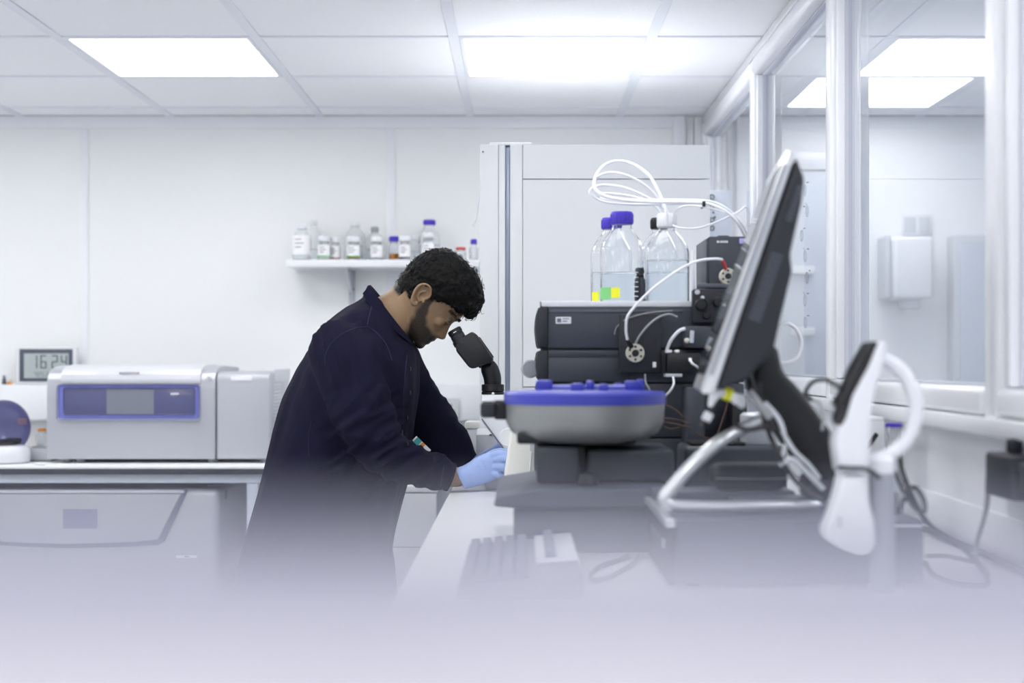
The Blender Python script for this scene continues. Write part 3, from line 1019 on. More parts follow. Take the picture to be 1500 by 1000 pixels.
def obox(mb, a, b, w, y0, y1, bev=.003):
    """box along the segment a-b in photo pixels, w pixels thick, between depths y0 and y1"""
    a, b = Vector(a), Vector(b)
    d = (b - a).normalized()
    n = Vector((-d.y, d.x)) * w / 2
    mb.prism(pz([a + n, b + n, b - n, a - n], SZ), y0, y1, 'y', bevel=bev)


hd = MB()
hd.prism(pz([(669, 506), (677, 495), (692, 486), (698, 489), (723, 525), (721, 531), (706, 535), (694, 540), (688, 538), (669, 514)], SZ), SZ - .05, SZ + .05, 'y', bevel=.006, seg=3)
hd.build('binocular_head', M['black'], t)
rb = MB()
obox(rb, (694, 490), (720, 527), 4, SZ - .03, SZ + .03, .002)
obox(rb, (701, 494), (722, 524), 4, SZ - .02, SZ + .02, .002)
rb.build('head_ridge', M['soft'], t)
for s in (-1, 1):
    y = SZ + s * .03
    a, b = P(677, 504, y), P(664.5, 482, y)
    d = (b - a)
    ey = MB().tube([a - d * .3, a, a + d * .02, a + d * .3, a + d * .31, a + d * .6], [.019, .019, .021, .021, .0185, .0185], 20, smooth=0).build('eyepiece', M['soft'], t)
    MB().tube([a + d * .61, a + d * .72, a + d * .73, a + d * .95, b], [.0178, .0178, .0192, .0186, .0155], 20, smooth=0).build('eyecup', M['black'], ey)
    m1 = a + d * .8 + Vector((-.004, -.0188, -.002))
    MB().tube([m1, m1 + Vector((.007, -.0006, .004))], .0009, 5, smooth=0).build('index_mark', M['label'], ey)
MB().sphere(P(703.5, 536, SZ - .03), .0055, 10).build('lock_knob', M['black'], t)

# boxes behind the hand
t = thing('power_unit', 'small grey power unit behind the gloved hand, next to the microscope', 'power unit', (X(716, 4.02), 4.0, BZ))
MB().box(X(697.5, 4.0), X(728, 4.0), 4.0, 4.13, BZ + .004, H(637, 4.0), bevel=.002).build('housing', M['lgrey'], t)
MB().box(X(728.6, 4.0), X(748, 4.0), 4.002, 4.13, BZ + .004, H(637, 4.0), bevel=.002).build('side_module', M['lgrey'], t)
MB().prism([(4.0, H(636.7, 4.0)), (4.13, H(636.7, 4.0)), (4.13, H(627, 4.13)), (4.06, H(628, 4.06))], X(698, 4.0), X(747, 4.0), 'x', bevel=.001).build('sloped_lid', M['white'], t)
MB().box(X(699, 4.0), X(746, 4.0), 4.005, 4.12, BZ + .0004, BZ + .0036).build('foot_shade_plate', M['gapshade'], t)  # near-black strip gives the power unit its painted underside shade
MB().box(X(717, 4.0), X(724, 4.0), 3.996, 3.9995, H(637.3, 4.0), H(635.8, 4.0)).build('latch', M['black'], t)
MB().sphere((X(700.5, 4.0), 3.9995, H(648, 4.0)), .0012, 6).build('screw', M['grey'], t)
t = thing('white_carton', 'white carton behind the grey power unit, under the wall socket', 'box', (X(690, 4.26), 4.2, BZ))
MB().box(X(683, 4.2), X(702, 4.2), 4.17, 4.27, BZ + .0005, H(627, 4.2), bevel=.003).build('carton', M['white'], t)
MB().box(X(682, 4.2), X(703, 4.2), 4.165, 4.275, H(626.6, 4.2), H(617, 4.2), bevel=.003).build('lid', M['cream'], t)

# ------------------------------------------------------------------ cream instrument in front of the hand
CZ = 3.42
t = thing('cream_housing', 'cream tapered instrument housing beside the gloved hand', 'instrument', (X(770, CZ), CZ, BZ))
MB().prism(pz([(748, 630), (772, 628), (812, 628), (812, 725), (735, 725), (739, 690)], CZ), CZ, CZ + .07, 'y', bevel=.007, seg=3).build('housing', M['cream'], t)
MB().box(X(734, CZ), X(812, CZ), CZ - .004, CZ + .085, BZ + .0004, H(725.5, CZ), bevel=.001).build('foot', M['lgrey'], t)
MB().box(X(776, CZ), X(790, CZ), CZ - .006, CZ - .0003, H(660, CZ), H(645, CZ), bevel=.002).build('catch', M['lgrey'], t)
MB().tube([P(778, 664, CZ - .003), P(776, 690, CZ - .003), P(772, 712, CZ - .003)], .002, 6).build('thin_lead', M['white'], t)
MB().lathe(P(744, 640, CZ + .03), [(.02, -.014), (.022, -.012), (.022, .012), (.02, .014)], 20, 'y').build('focus_knob', M['white'], t)

# ------------------------------------------------------------------ charcoal chromatography stack
HZ = 3.00
HB = 3.36
t = thing('chromatography_stack', 'stack of charcoal instrument modules under the glass bottles', 'instrument', (X(900, HZ), HZ, BZ))
xl, xr = X(803, HZ), X(1090, HZ)
mods = [(449.5, 510), (512.5, 560), (562, 640), (642, 752)]
zprev = None
for i, (ya, yb) in enumerate(mods):
    za, z1 = max(BZ + .0008, H(yb, HZ)), H(ya, HZ)
    m = MB().box(xl - .001, xr, HZ, HB, za, z1, bevel=.003).build('module', M['char'], t)
    bz = [(X(803, HZ) - .0005, z1 - .001), (X(788, HZ), z1 - .001), (X(785.5, HZ), z1 - .02), (X(784.5, HZ), (za + z1) / 2), (X(787, HZ), za + .012), (X(789, HZ), za + .002), (X(803, HZ) - .0005, za + .002)]
    MB().prism(bz, HZ - .006, HB - .01, 'y', bevel=.004, seg=2).build('end_bezel', M['soft'], t)
MB().box(xl, X(918, HZ), HZ - .004, HZ - .0005, H(558, HZ), H(524.5, HZ), bevel=.0015).build('drawer_front', M['char'], t)
MB().box(xl, X(918, HZ), HZ - .003, HZ - .0005, H(522, HZ), H(513.5, HZ), bevel=.001).build('drawer_front', M['char'], t)
MB().box(xl + .002, X(1000, HZ), HZ - .0025, HZ - .0005, H(458, HZ), H(453.5, HZ), bevel=.001).build('top_rail', M['char2'], t)
lb = MB().box(X(814, HZ), X(836.5, HZ), HZ - .0016, HZ - .0004, H(474, HZ), H(464, HZ), bevel=.0004, seg=1).build('label', M['label'], t)
g = MB()
for a, b, c, d in ((816, 822, 466, 472), (824, 834, 466, 467.4), (824, 831, 469.5, 471)):
    g.box(X(a, HZ), X(b, HZ), HZ - .0022, HZ - .0017, H(d, HZ), H(c, HZ))
g.build('print', M['ink'], lb)
g = MB()
for a, b in ((914, 917.5), (918.5, 921), (922, 924.5), (925.2, 928), (928.8, 931)):
    g.box(X(a, HZ), X(b, HZ), HZ - .0022, HZ - .0003, H(466.5, HZ), H(464.5, HZ))
g.build('lettering', M['grey'], t)
MB().lathe((X(952, HZ), HZ - .0003, H(465.5, HZ)), [(.0065, 0), (.0065, -.002), (.004, -.0035), (.0005, -.004)], 16, 'y').build('power_button', mat('violet button', (150, 140, 220), .3), t)
MB().lathe(P(777, 540, 3.1), [(.001, -.02), (.017, -.019), (.02, -.016), (.02, .016), (.017, .019), (.001, .02)], 24, 'y').build('knob', M['grey'], t)
MB().box(X(795, HZ), xr - .01, HZ + .006, HB - .02, BZ + .001, H(452, HZ), bevel=.001).build('gap_shade_core', M['gapshade'], t)  # dark core added so the gaps between modules look shaded
# tray on top
tz = H(449.5, HZ) + .0006
tr = MB()
x0, x1 = X(791, HZ), X(1019.5, HZ)
tr.box(x0, x1, HZ + .002, HB - .005, tz, tz + .003)
for q in ((x0, x1, HZ, HZ + .004), (x0, x1, HB - .008, HB - .004), (x0, x0 + .004, HZ, HB - .004), (x1 - .004, x1, HZ, HB - .004)):
    tr.box(*q, tz, tz + .012, bevel=.001)
t2 = thing('bottle_tray', 'shallow white tray holding the glass bottles on the charcoal stack', 'tray', (X(900, HZ), HZ, tz))
tr.build('tray', M['white'], t2)
MB().box(X(1014, HZ), X(1018.5, HZ), HZ + .001, HZ + .02, tz + .0125, H(366, HZ), bevel=.001).build('corner_post', M['white'], t2)

# injection valve block
vb = MB().box(X(906, HZ), X(967, HZ), HZ - .03, HZ - .0045, H(546, HZ), H(460, HZ), bevel=.004).build('valve_block', M['soft'], t)
VZ = HZ - .0305


def valve(px, py, Z, r, parent, name='valve'):
    c = P(px, py, Z)
    v = MB().lathe(c, [(r, 0), (r, -.010), (r * .93, -.014), (r * .3, -.0145), (.001, -.0145)], 28, 'y').build(name, M['ivory'], parent)
    h = MB()
    h.lathe(c + Vector((0, -.0146, 0)), [(r * .36, 0), (r * .36, -.004), (.001, -.0042)], 14, 'y')
    for k in range(6):
        a = pi / 6 + k * pi / 3
        h.lathe(c + Vector((r * .68 * cos(a), -.0142, r * .68 * sin(a))), [(r * .13, 0), (r * .13, -.002), (.0005, -.0022)], 8, 'y')
    h.build('ports', M['black'], v)
    return v


valve(930, 517, VZ, .0195, t)
MB().tube([P(925, 508, VZ - .012), P(919, 499, VZ - .02)], [.006, .0045], 10, smooth=0).build('fitting', M['black'], t)
MB().box(X(956, VZ), X(961, VZ), VZ - .004, VZ - .0003, H(538, VZ), H(530, VZ), bevel=.001).build('port_plug', M['label'], t)
pb = MB().box(X(974, HZ), X(1022, HZ), HZ - .05, HZ - .0045, H(546, HZ), H(517, HZ), bevel=.003).build('pump_head', M['black'], t)
for a, b in ((976, 985), (989.5, 996)):
    MB().box(X(a, 2.95), X(b, 2.95), HZ - .045, HZ - .02, H(517, HZ) + .0005, H(512.5, HZ), bevel=.002).build('clip', M['label'], t)
MB().box(X(975, 2.95), X(999, 2.95), HZ - .055, HZ - .005, H(551.5, HZ), H(547, HZ), bevel=.001).build('drip_tray', M['lgrey'], t)
MB().box(X(1008.5, 2.95), X(1013, 2.95), HZ - .056, HZ - .0505, H(529, HZ), H(524, HZ), bevel=.001).build('port_plug', M['label'], t)
# right hand tower of pump and fittings
MB().box(X(1012, HZ), X(1062, HZ), HZ - .03, HZ - .0045, H(474, HZ), H(424, HZ), bevel=.005).build('pump_module', M['soft'], t)
for px, py, r in ((1026, 446, .013), (1051, 442, .011), (1034, 462, .008)):
    MB().lathe(P(px, py, HZ - .0305), [(r, 0), (r, -.012), (r * .8, -.016), (.001, -.0165)], 18, 'y').build('knob', M['black'], t)
MB().lathe(P(1021, 428, HZ - .031), [(.005, 0), (.005, -.01), (.001, -.011)], 12, 'y').build('fitting', M['lgrey'], t)
MB().lathe(P(1028.5, 436, HZ - .031), [(.004, 0), (.004, -.01), (.001, -.011)], 12, 'y').build('fitting', M['lgrey'], t)
MB().box(X(1000, HZ), X(1060, HZ), HZ - .04, HZ - .0045, H(510, HZ), H(478, HZ), bevel=.004).build('column_oven', M['char'], t)
for px, py, r in ((1006, 499, .006), (1014, 487, .0035)):
    MB().lathe(P(px, py, HZ - .0405), [(r, 0), (r, -.008), (r * .6, -.012), (.0005, -.0122)], 12, 'y').build('fitting', M['ivory'], t)
MB().cyl(P(1014, 484, HZ - .05), P(1013, 502, HZ - .05), .0045).build('column', M['lgrey'], t)
MB().box(X(998, HZ), X(1024, HZ), HZ - .1, HZ - .005, BZ + .0008, H(566, HZ), bevel=.004).build('side_pillar', M['char'], t)
MB().box(X(1064, HZ), X(1086, HZ), HZ - .08, HZ - .005, BZ + .0008, H(578, HZ), bevel=.004).build('side_pillar', M['black'], t)
# detector on top at the right
dx0, dx1 = X(1038.5, HZ), X(1132, HZ)
t = thing('detector_module', 'tall charcoal detector module beside the bottles, partly behind the monitor', 'instrument', (X(1080, HZ), HZ, tz))
MB().box(dx0, dx1, HZ + .0, HZ + .19, tz + .0002, H(346, HZ), bevel=.003).build('housing', M['char'], t)
MB().box(dx0 - .0045, dx0 - .0004, HZ + .012, HZ + .18, tz + .003, H(349, HZ), bevel=.001).build('side_plate', M['char2'], t)
MB().box(X(1020, HZ), X(1132, HZ), HZ - .012, HZ - .002, H(422, HZ), H(415.5, HZ), bevel=.002).build('front_lip', M['char2'], t)
MB().box(X(1054, HZ), X(1070, HZ), HZ + .02, HZ + .06, H(346, HZ) + .0003, H(343.5, HZ), bevel=.001).build('vent', M['soft'], t)
g = MB()
for a, b in ((1050, 1053.5), (1055, 1057), (1058, 1060), (1061, 1063), (1064, 1066)):
    g.box(X(a, HZ), X(b, HZ), HZ - .0012, HZ - .0003, H(355.5, HZ), H(352.5, HZ))
g.build('lettering', M['label'], t)
MB().box(X(1083, HZ), X(1092, HZ), HZ - .0025, HZ - .0003, H(357, HZ), H(349, HZ), bevel=.001).build('badge', mat('violet badge', (176, 170, 226), .4), t)
valve(1065, 405, HZ - .0005, .0175, t)
rd = MB().tube([P(1058, 381, HZ - .03), P(1061, 387, HZ - .025), P(1063, 394, HZ - .016)], .0035, 8).build('fitting', M['red'], t)

# bottles on the tray
GZ = 3.10
zb = tz + .0034
grp = 'large glass bottles on the white tray'
A = bottle('glass_bottle', 'large clear bottle with violet cap and yellow-green sticker, in front on the white tray', 911, 64, 310, 443, GZ, 'cap', cap_px=33, group=grp, zb=zb, fill=.36, liquid='water', cap_h=.028)
B = bottle('glass_bottle', 'large clear bottle with violet cap standing behind the stickered one', 896, 62, 319, 443, 3.24, 'cap', cap_px=30, group=grp, zb=zb, fill=.4, liquid='water', cap_h=.026)
C = bottle('glass_bottle', 'large clear bottle with tubing through its pale cap, right on the tray', 977, 65, 313, 443, GZ, 'tube', cap_px=29, group=grp, zb=zb, fill=.5, liquid='water', cap_h=.03)
D = bottle('glass_bottle', 'clear bottle with black cap behind the tubed bottle', 966, 58, 319, 443, 3.24, 'black', cap_px=26, group=grp, zb=zb, fill=.4, liquid='water', cap_h=.026)
E = bottle('glass_bottle', 'narrow dark bottle standing between the two large clear bottles', 937, 17, 392, 443, 3.085, 'char', cap_px=13, group=grp, zb=zb, fill=.8, liquid=dark_l, kind='jar', cap_h=.012, body='char')


def sticker(bt, cxp, w, y0, y1, Z, r, m, name='sticker'):
    c = bt.location
    a0 = math.asin(max(-.98, min(.98, (X(cxp - w / 2, Z) - c.x) / r)))
    a1 = math.asin(max(-.98, min(.98, (X(cxp + w / 2, Z) - c.x) / r)))
    rs = []
    for k in range(9):
        a = a0 + (a1 - a0) * k / 8
        u = Vector((sin(a), -cos(a), 0))
        p = Vector((c.x, c.y, 0)) + u * (r + .0005)
        q = Vector((c.x, c.y, 0)) + u * (r + .0011)
        rs.append([Vector((p.x, p.y, H(y1, Z))), Vector((p.x, p.y, H(y0, Z))), Vector((q.x, q.y, H(y0, Z))), Vector((q.x, q.y, H(y1, Z)))])
    return MB().rings(rs).build(name, M[m], bt)


rA = 32 * GZ / FPX
sticker(A, 888, 15, 420, 438, GZ - rA, rA, 'green')
s2 = sticker(A, 902, 12, 421, 436, GZ - rA, rA, 'yellow')
rB = 31 * 3.24 / FPX
sticker(B, 873, 9, 427, 441, 3.24 - rB * .8, rB, 'yellow')
for k in range(6):
    sticker(A, 931, 8, 398 + k * 7, 399 + k * 7, GZ - rA, rA, 'label', 'graduation')


def tubing(name, label, pts, r, m, cat='tube', n=8, group=None, seg=6):
    pts = [Vector(p) for p in pts]
    t = thing(name, label, cat, pts[0], group)
    MB().tube(pts, r, n, smooth=seg).build('line', M[m], t)
    return t


# white tubing
g = 'white tubes above the bottles'
tubing('solvent_tube', 'white tube rising in the widest loop above the bottles', [P(a, b, z) for a, b, z in ((977, 330, 3.08), (975, 308, 3.08), (966, 284, 3.1), (950, 256, 3.12), (926, 240, 3.14), (902, 236, 3.14), (883, 244, 3.14), (871, 262, 3.12), (873, 278, 3.1), (890, 288, 3.08), (925, 294, 3.06), (968, 296, 3.05), (1010, 296, 3.05), (1040, 299, 3.04), (1064, 310, 3.03), (1082, 328, 3.03), (1094, 352, 3.05))], .0034, 'tube', group=g)
tubing('solvent_tube', 'white tube whose upper loop passes just below the widest loop', [P(a, b, z) for a, b, z in ((983, 328, 3.11), (975, 306, 3.11), (955, 280, 3.12), (930, 262, 3.12), (902, 253, 3.12), (880, 256, 3.12), (870, 268, 3.14), (876, 284, 3.15), (905, 292, 3.12), (960, 293, 3.1), (1030, 294, 3.08), (1060, 303, 3.07), (1086, 326, 3.07), (1098, 350, 3.08))], .003, 'tube', group=g)
tubing('solvent_tube', 'white tube making the flattest loop at the left above the bottles', [P(a, b, z) for a, b, z in ((984, 330, 3.14), (972, 305, 3.14), (946, 288, 3.14), (915, 275, 3.15), (885, 271, 3.16), (867, 276, 3.16), (866, 285, 3.16), (884, 295, 3.16), (920, 299, 3.14), (970, 299, 3.12), (1030, 297, 3.1), (1062, 306, 3.1), (1088, 330, 3.1), (1100, 354, 3.12))], .003, 'tube', group=g)
tubing('solvent_tube', 'white tube with a small low loop ending in the bottle\'s pale cap', [P(a, b, z) for a, b, z in ((972, 330, 3.12), (964, 306, 3.13), (935, 290, 3.16), (900, 284, 3.18), (878, 284, 3.18), (884, 292, 3.19), (930, 296, 3.17), (1000, 295, 3.14), (1056, 301, 3.13), (1090, 330, 3.14))], .0028, 'tube', group=g)
tubing('solvent_tube', 'thin white tube arching from the pale cap to the black clip at the glass', [P(a, b, z) for a, b, z in ((985, 326, 3.06), (990, 308, 3.05), (1008, 301, 3.04), (1036, 304, 3.03), (1062, 311, 3.03))], .002, 'tube', group=g)
tubing('solvent_tube', 'thin white tube sagging below the bundle towards the right', [P(a, b, z) for a, b, z in ((986, 330, 3.08), (998, 334, 3.05), (1022, 334, 3.04), (1050, 325, 3.03), (1080, 311, 3.03), (1094, 303, 3.04), (1096, 330, 3.06), (1097, 352, 3.08))], .002, 'tube', group=g)
t = thing('cable_clip', 'small black clip on the tubing bundle by the cabinet corner', 'clip', P(1034, 299, 3.02))
MB().box(X(1031.5, 3.0), X(1036, 3.0), 3.025, 3.035, H(302, 3.02), H(294, 3.02), bevel=.001).box(X(1032.5, 3.0), X(1035, 3.0), 3.035, 3.07, H(302, 3.02), H(300, 3.02)).build('clip', M['black'], t)
tubing('sample_line', 'white line running from the red fitting down across the bottle tray', [P(a, b, z) for a, b, z in ((1058, 380, 2.97), (1046, 379, 2.96), (1022, 382, 2.96), (995, 395, 2.95), (962, 418, 2.94), (938, 440, 2.93), (920, 462, 2.93), (917, 482, 2.94), (919, 497, 2.95))], .0028, 'tube')
tubing('sample_line', 'thin grey line curving from the valve face up to the right', [P(a, b, z) for a, b, z in ((931, 503, 2.95), (938, 490, 2.945), (952, 474, 2.945), (966, 464, 2.95), (980, 460, 2.96), (992, 464, 2.965))], .0022, 'tubegrey')
tubing('sample_line', 'grey-white line arching over the black pump head', [P(a, b, z) for a, b, z in ((977, 512, 2.96), (983, 498, 2.94), (994, 485, 2.935), (1003, 481, 2.94))], .0034, 'tube')
tubing('sample_line', 'faint line sloping across the top module behind the valve', [P(a, b, z) for a, b, z in ((900, 490, 2.99), (904, 478, 2.985), (920, 466, 2.965), (950, 458, 2.962), (985, 455, 2.985))], .0012, 'tubegrey')
tubing('sample_line', 'white stub line running from the pump head plug behind the monitor', [P(a, b, z) for a, b, z in ((1011, 526, 2.94), (1014, 532, 2.93), (1022, 538, 2.94), (1030, 550, 2.95))], .0025, 'tube')
tubing('sample_line', 'white line hanging under the pump head drip tray', [P(a, b, z) for a, b, z in ((986, 552, 2.94), (987, 562, 2.93), (982, 572, 2.93), (974, 582, 2.95), (972, 600, 2.96))], .0022, 'tube')
tubing('sample_line', 'grey line hanging below the valve block', [P(a, b, z) for a, b, z in ((945, 548, 2.97), (946, 560, 2.96), (952, 572, 2.96), (954, 590, 2.97))], .002, 'tubegrey')
MBW = [((975, 592), (990, 600), (1004, 614)), ((968, 612), (990, 614), (1008, 620)), ((970, 617), (994, 622), (1010, 626)), ((966, 620), (985, 628), (1012, 618)), ((1020, 632), (1032, 640), (1046, 643)), ((1050, 640), (1060, 610), (1066, 590))]
WIRE = ['highest of those right of the steel bowl', 'second highest of those right of the steel bowl', 'lying straightest right of the steel bowl', 'curving upward at its end, right of the steel bowl', 'short and low beneath the white connector', 'rising steeply under the yellow taped bundle']
for i, q in enumerate(MBW):
    tubing('brown_wire', 'thin brown wire ' + WIRE[i], [P(a, b, 2.86 + .004 * i) for a, b in q], .0016, 'copper', 'wire', 5, 'brown wires between the instruments')
t = thing('pump_base', 'low black pump base behind the silver monitor foot', 'pump', (X(1050, 2.8), 2.75, BZ))
MB().box(X(1000, 2.75), X(1150, 2.75), 2.72, 2.86, BZ + .0006, H(652, 2.75), bevel=.01, seg=3).build('housing', M['char'], t)
MB().box(X(1010, 2.75), X(1090, 2.75), 2.73, 2.84, H(652, 2.75) + .0005, H(647, 2.75), bevel=.002).build('cover', M['black'], t)
MB().lathe((X(1108, 2.79), 2.79, H(652, 2.75) + .0005), [(.03, 0), (.032, .004), (.032, H(610, 2.79) - H(652, 2.79)), (.026, H(606, 2.79) - H(652, 2.79)), (.001, H(606, 2.79) - H(652, 2.79) + .001)], 28).build('canister', M['lgrey'], t)

# ------------------------------------------------------------------ rotor machine with the steel bowl
RZ = 2.63
t = thing('rotor_station', 'round steel bowl with blue lid on a dark stand in front of the charcoal stack', 'instrument', (X(856, RZ), RZ, BZ))
MB().box(X(752, 2.46), X(960, 2.46), 2.465, 2.86, BZ + .0006, H(744, 2.46), bevel=.006).build('base', M['char2'], t)
sl = MB().prism([(X(723, 2.44), H(741, 2.44)), (X(726, 2.44), H(727, 2.44)), (X(790, 2.44), H(716, 2.44)), (X(985, 2.44), H(716, 2.44)), (X(985, 2.44), H(743.5, 2.44)), (X(750, 2.44), H(743.5, 2.44))], 2.44, 2.87, 'y', bevel=.005, seg=3)
sl.build('deck', M['char2'], t)
MB().box(X(786, 2.6), X(846, 2.6), 2.54, 2.74, H(715, 2.44) + .001, H(650.5, 2.62), bevel=.005).build('column', M['char'], t)
MB().box(X(858, 2.6), X(984, 2.6), 2.56, 2.76, H(715, 2.44) + .001, H(656, 2.6), bevel=.008, seg=3).build('drive_housing', M['char'], t)
MB().box(X(822, 2.6), X(857, 2.6), 2.57, 2.74, H(715, 2.44) + .001, H(651, 2.6), bevel=.003).build('inner_column', M['black'], t)
MB().lathe((X(862, 2.5), 2.51, H(715, 2.44) + .0008), [(.017, 0), (.018, .003), (.014, .018), (.006, .022), (.001, .023)], 18).build('knob', M['soft'], t)
MB().box(X(757, 2.56), X(932, 2.56), 2.55, 2.75, H(650, 2.56), H(634, 2.56), bevel=.005).build('carrier_plate', M['black'], t)
c = (X(856.5, RZ), RZ, 0)
R = .1496
zb_, zl = H(646, RZ), H(589.5, RZ)
MB().lathe(c, [(.001, zb_), (.095, zb_ + .0005), (.118, zb_ + .006), (.136, zb_ + .018), (.1455, zb_ + .036), (R - .0025, zl), (R - .006, zl)], 56).build('bowl', M['bowl'], t)
zt_ = H(572.5, RZ)
ld = MB().lathe(c, [(R - .004, zl - .002), (R, zl - .001), (R, zt_ - .005), (R - .004, zt_ - .001), (R - .02, zt_), (.1, zt_ + .003), (.001, zt_ + .004)], 56).build('lid', M['bluelid'], t)
for px, w, h, dy in ((797, 24, 15, -.02), (846, 20, 11, -.07), (864, 12, 14, -.04), (884, 14, 10, -.07), (906, 14, 10, .0), (926, 22, 14, -.03), (938, 10, 16, -.02)):
    z0 = zt_ - .001
    x = X(px, RZ + dy)
    w2 = w / 2 * RZ / FPX
    MB().box(x - w2, x + w2, RZ + dy - .012, RZ + dy + .012, z0, z0 + h * RZ / FPX + .003, bevel=.004).build('clip', M['bluelid'], ld)
MB().tube([(X(800, RZ), RZ - .02, zt_ + .008), (X(860, RZ), RZ - .04, zt_ + .008), (X(930, RZ), RZ - .03, zt_ + .008)], .004, 10).build('clamp_bar', mat('pale blue clamp bar', (140, 146, 222), .35), ld)
MB().box(X(704, RZ), X(728, RZ), RZ - .03, RZ + .02, H(611, RZ), H(588, RZ), bevel=.007, seg=3).build('latch', M['soft'], t)
MB().box(X(724, RZ), X(745, RZ), RZ - .02, RZ + .015, H(614, RZ), H(586, RZ), bevel=.004).build('latch_arm', M['black'], t)
MB().box(X(706, RZ), X(724, RZ), RZ - .025, RZ + .015, H(587.5, RZ), H(584, RZ), bevel=.002).build('latch_cap', M['white'], t)
MB().box(X(745, RZ), X(752, RZ), RZ - .012, RZ + .012, H(622, RZ), H(606, RZ), bevel=.002).build('spout', M['white'], t)

# ------------------------------------------------------------------ desktop computer
QY = 2.09
t = thing('desktop_computer', 'low dark desktop computer lying flat under the monitor foot', 'computer', (.4, QY, BZ))
x0, x1 = X(979, QY), X(1354, QY)
zq = 1.018
MB().box(x0 + .012, x1, QY, QY + .36, BZ + .006, zq, bevel=.003).build('case', M['char2'], t)
MB().box(x0, x0 + .0115, QY + .001, QY + .359, BZ + .004, zq - .012, bevel=.003).build('front_bezel', M['soft'], t)
MB().box(x0 - .004, x0 + .0115, QY + .001, QY + .359, zq - .0115, zq + .001, bevel=.003).build('silver_trim', M['chrome'], t)
MB().box(x0 - .002, x0 - .0003, QY + .05, QY + .07, BZ + .05, BZ + .064, bevel=.0006).build('power_button', M['lgrey'], t)
MB().box(x0 - .0015, x0 - .0003, QY + .12, QY + .27, BZ + .05, BZ + .062, bevel=.0005).build('disc_tray', M['char2'], t)
for xx in (x0 + .04, x1 - .04):
    for yy in (QY + .03, QY + .33):
        MB().lathe((xx, yy, BZ + .0003), [(.01, 0), (.01, .0055)], 12).build('foot', M['black'], t)
MB().box(x1 - .05, x1 - .003, QY - .0012, QY - .0003, zq - .01, zq - .006).build('seam_strip', M['lgrey'], t)
t = thing('black_pouch', 'soft black padded pouch lying on the computer behind the silver foot', 'pouch', (X(1100, 2.36), 2.36, zq))
MB().box(X(1046, 2.36), X(1158, 2.36), 2.372, 2.445, zq + .018, H(681, 2.36), bevel=.016, seg=4).build('pouch', M['soft'], t)
MB().box(X(960, 2.34), X(1170, 2.34), 2.365, 2.448, zq + .0004, zq + .0175, bevel=.005).build('flat_case', M['char2'], t)
MB().tube([P(1048, 700, 2.371), P(1100, 701, 2.370), P(1156, 700, 2.371)], .0012, 6).build('zip', M['grey'], t)

# ------------------------------------------------------------------ monitor seen from its edge
NZ = 2.12
piv = Vector((X(1100, NZ), NZ, 0))
ROT = Matrix.Translation(piv) @ Matrix.Rotation(radians(-5.2), 4, 'Z') @ Matrix.Translation(-piv)
t = thing('monitor', 'tilted flat monitor with silver rim seen from its edge', 'monitor', (X(1120, NZ), NZ + .17, zq))
q = lambda pts: pz(pts, NZ)
MB(ROT).prism(q([(1026, 573), (1152, 219), (1165, 224), (1047, 576), (1032, 577)]), NZ, NZ + .36, 'y', bevel=.003).build('rim', M['chrome'], t)
MB(ROT).prism(q([(1031, 548), (1143, 238), (1145, 239), (1033, 549)]), NZ + .02, NZ + .34, 'y').build('screen', M['screen'], t)
MB(ROT).prism(q([(1038, 548), (1147, 240), (1153, 242), (1046, 550)]), NZ - .0015, NZ - .0003, 'y').build('rim_groove', M['grey'], t)
hs = MB(ROT).prism(q([(1050, 571), (1167, 228), (1179, 260), (1175, 296), (1158, 372), (1161, 396), (1142, 476), (1134, 512), (1096, 556)]), NZ + .012, NZ + .345, 'y', bevel=.006, seg=3).build('back_housing', M['soft'], t)
d = (Vector((1145, 290)) - Vector((1080, 480))).normalized()
n = Vector((-d.y, d.x))
for i in range(17):
    a = Vector((1106, 468)) + d * (i * 6.2)
    u = [a - n * 9, a + n * 9, a + n * 9 + d * 3, a - n * 9 + d * 3]
    MB(ROT).prism(q([(p.x, p.y) for p in u]), NZ + .0095, NZ + .0118, 'y').build('vent_slat', M['char2'], hs)
for i in range(9):
    a = Vector((1156, 322)) + d * (i * 6.2)
    u = [a - n * 5, a + n * 5, a + n * 5 + d * 3, a - n * 5 + d * 3]
    MB(ROT).prism(q([(p.x, p.y) for p in u]), NZ + .0095, NZ + .0118, 'y').build('vent_slat', M['char2'], hs)
# neck and foot
NK = 2.25
qq = lambda pts: pz(pts, NK)
MB().prism(qq([(1102, 512), (1140, 505), (1148, 545), (1170, 566), (1222, 636), (1228, 668), (1226, 700), (1214, 716), (1178, 680), (1138, 622), (1106, 572)]), NK, NK + .11, 'y', bevel=.012, seg=3).build('neck', M['black'], t)
MB().box(X(1080, NK), X(1240, NK), NK - .02, NK + .11, zq + .0006, zq + .012, bevel=.003).build('base_plate', M['char2'], t)
MB().box(X(1188, NK), X(1240, NK), NK, NK + .1, zq + .0125, H(700, NK), bevel=.006).build('hinge_block', M['soft'], t)
fp = [(1112, 617, 2.24), (1088, 628, 2.21), (1050, 650, 2.18), (1014, 681, 2.16), (986, 712, 2.15), (973, 730, 2.145), (984, 739, 2.145), (1020, 741, 2.15), (1100, 741, 2.16), (1200, 738, 2.18)]
MB().tube([P(*k) for k in fp], [.0105, .011, .0115, .0115, .0112, .0112, .0112, .0112, .0105, .008], 14, flat=.9).build('foot_loop', M['chrome'], t)

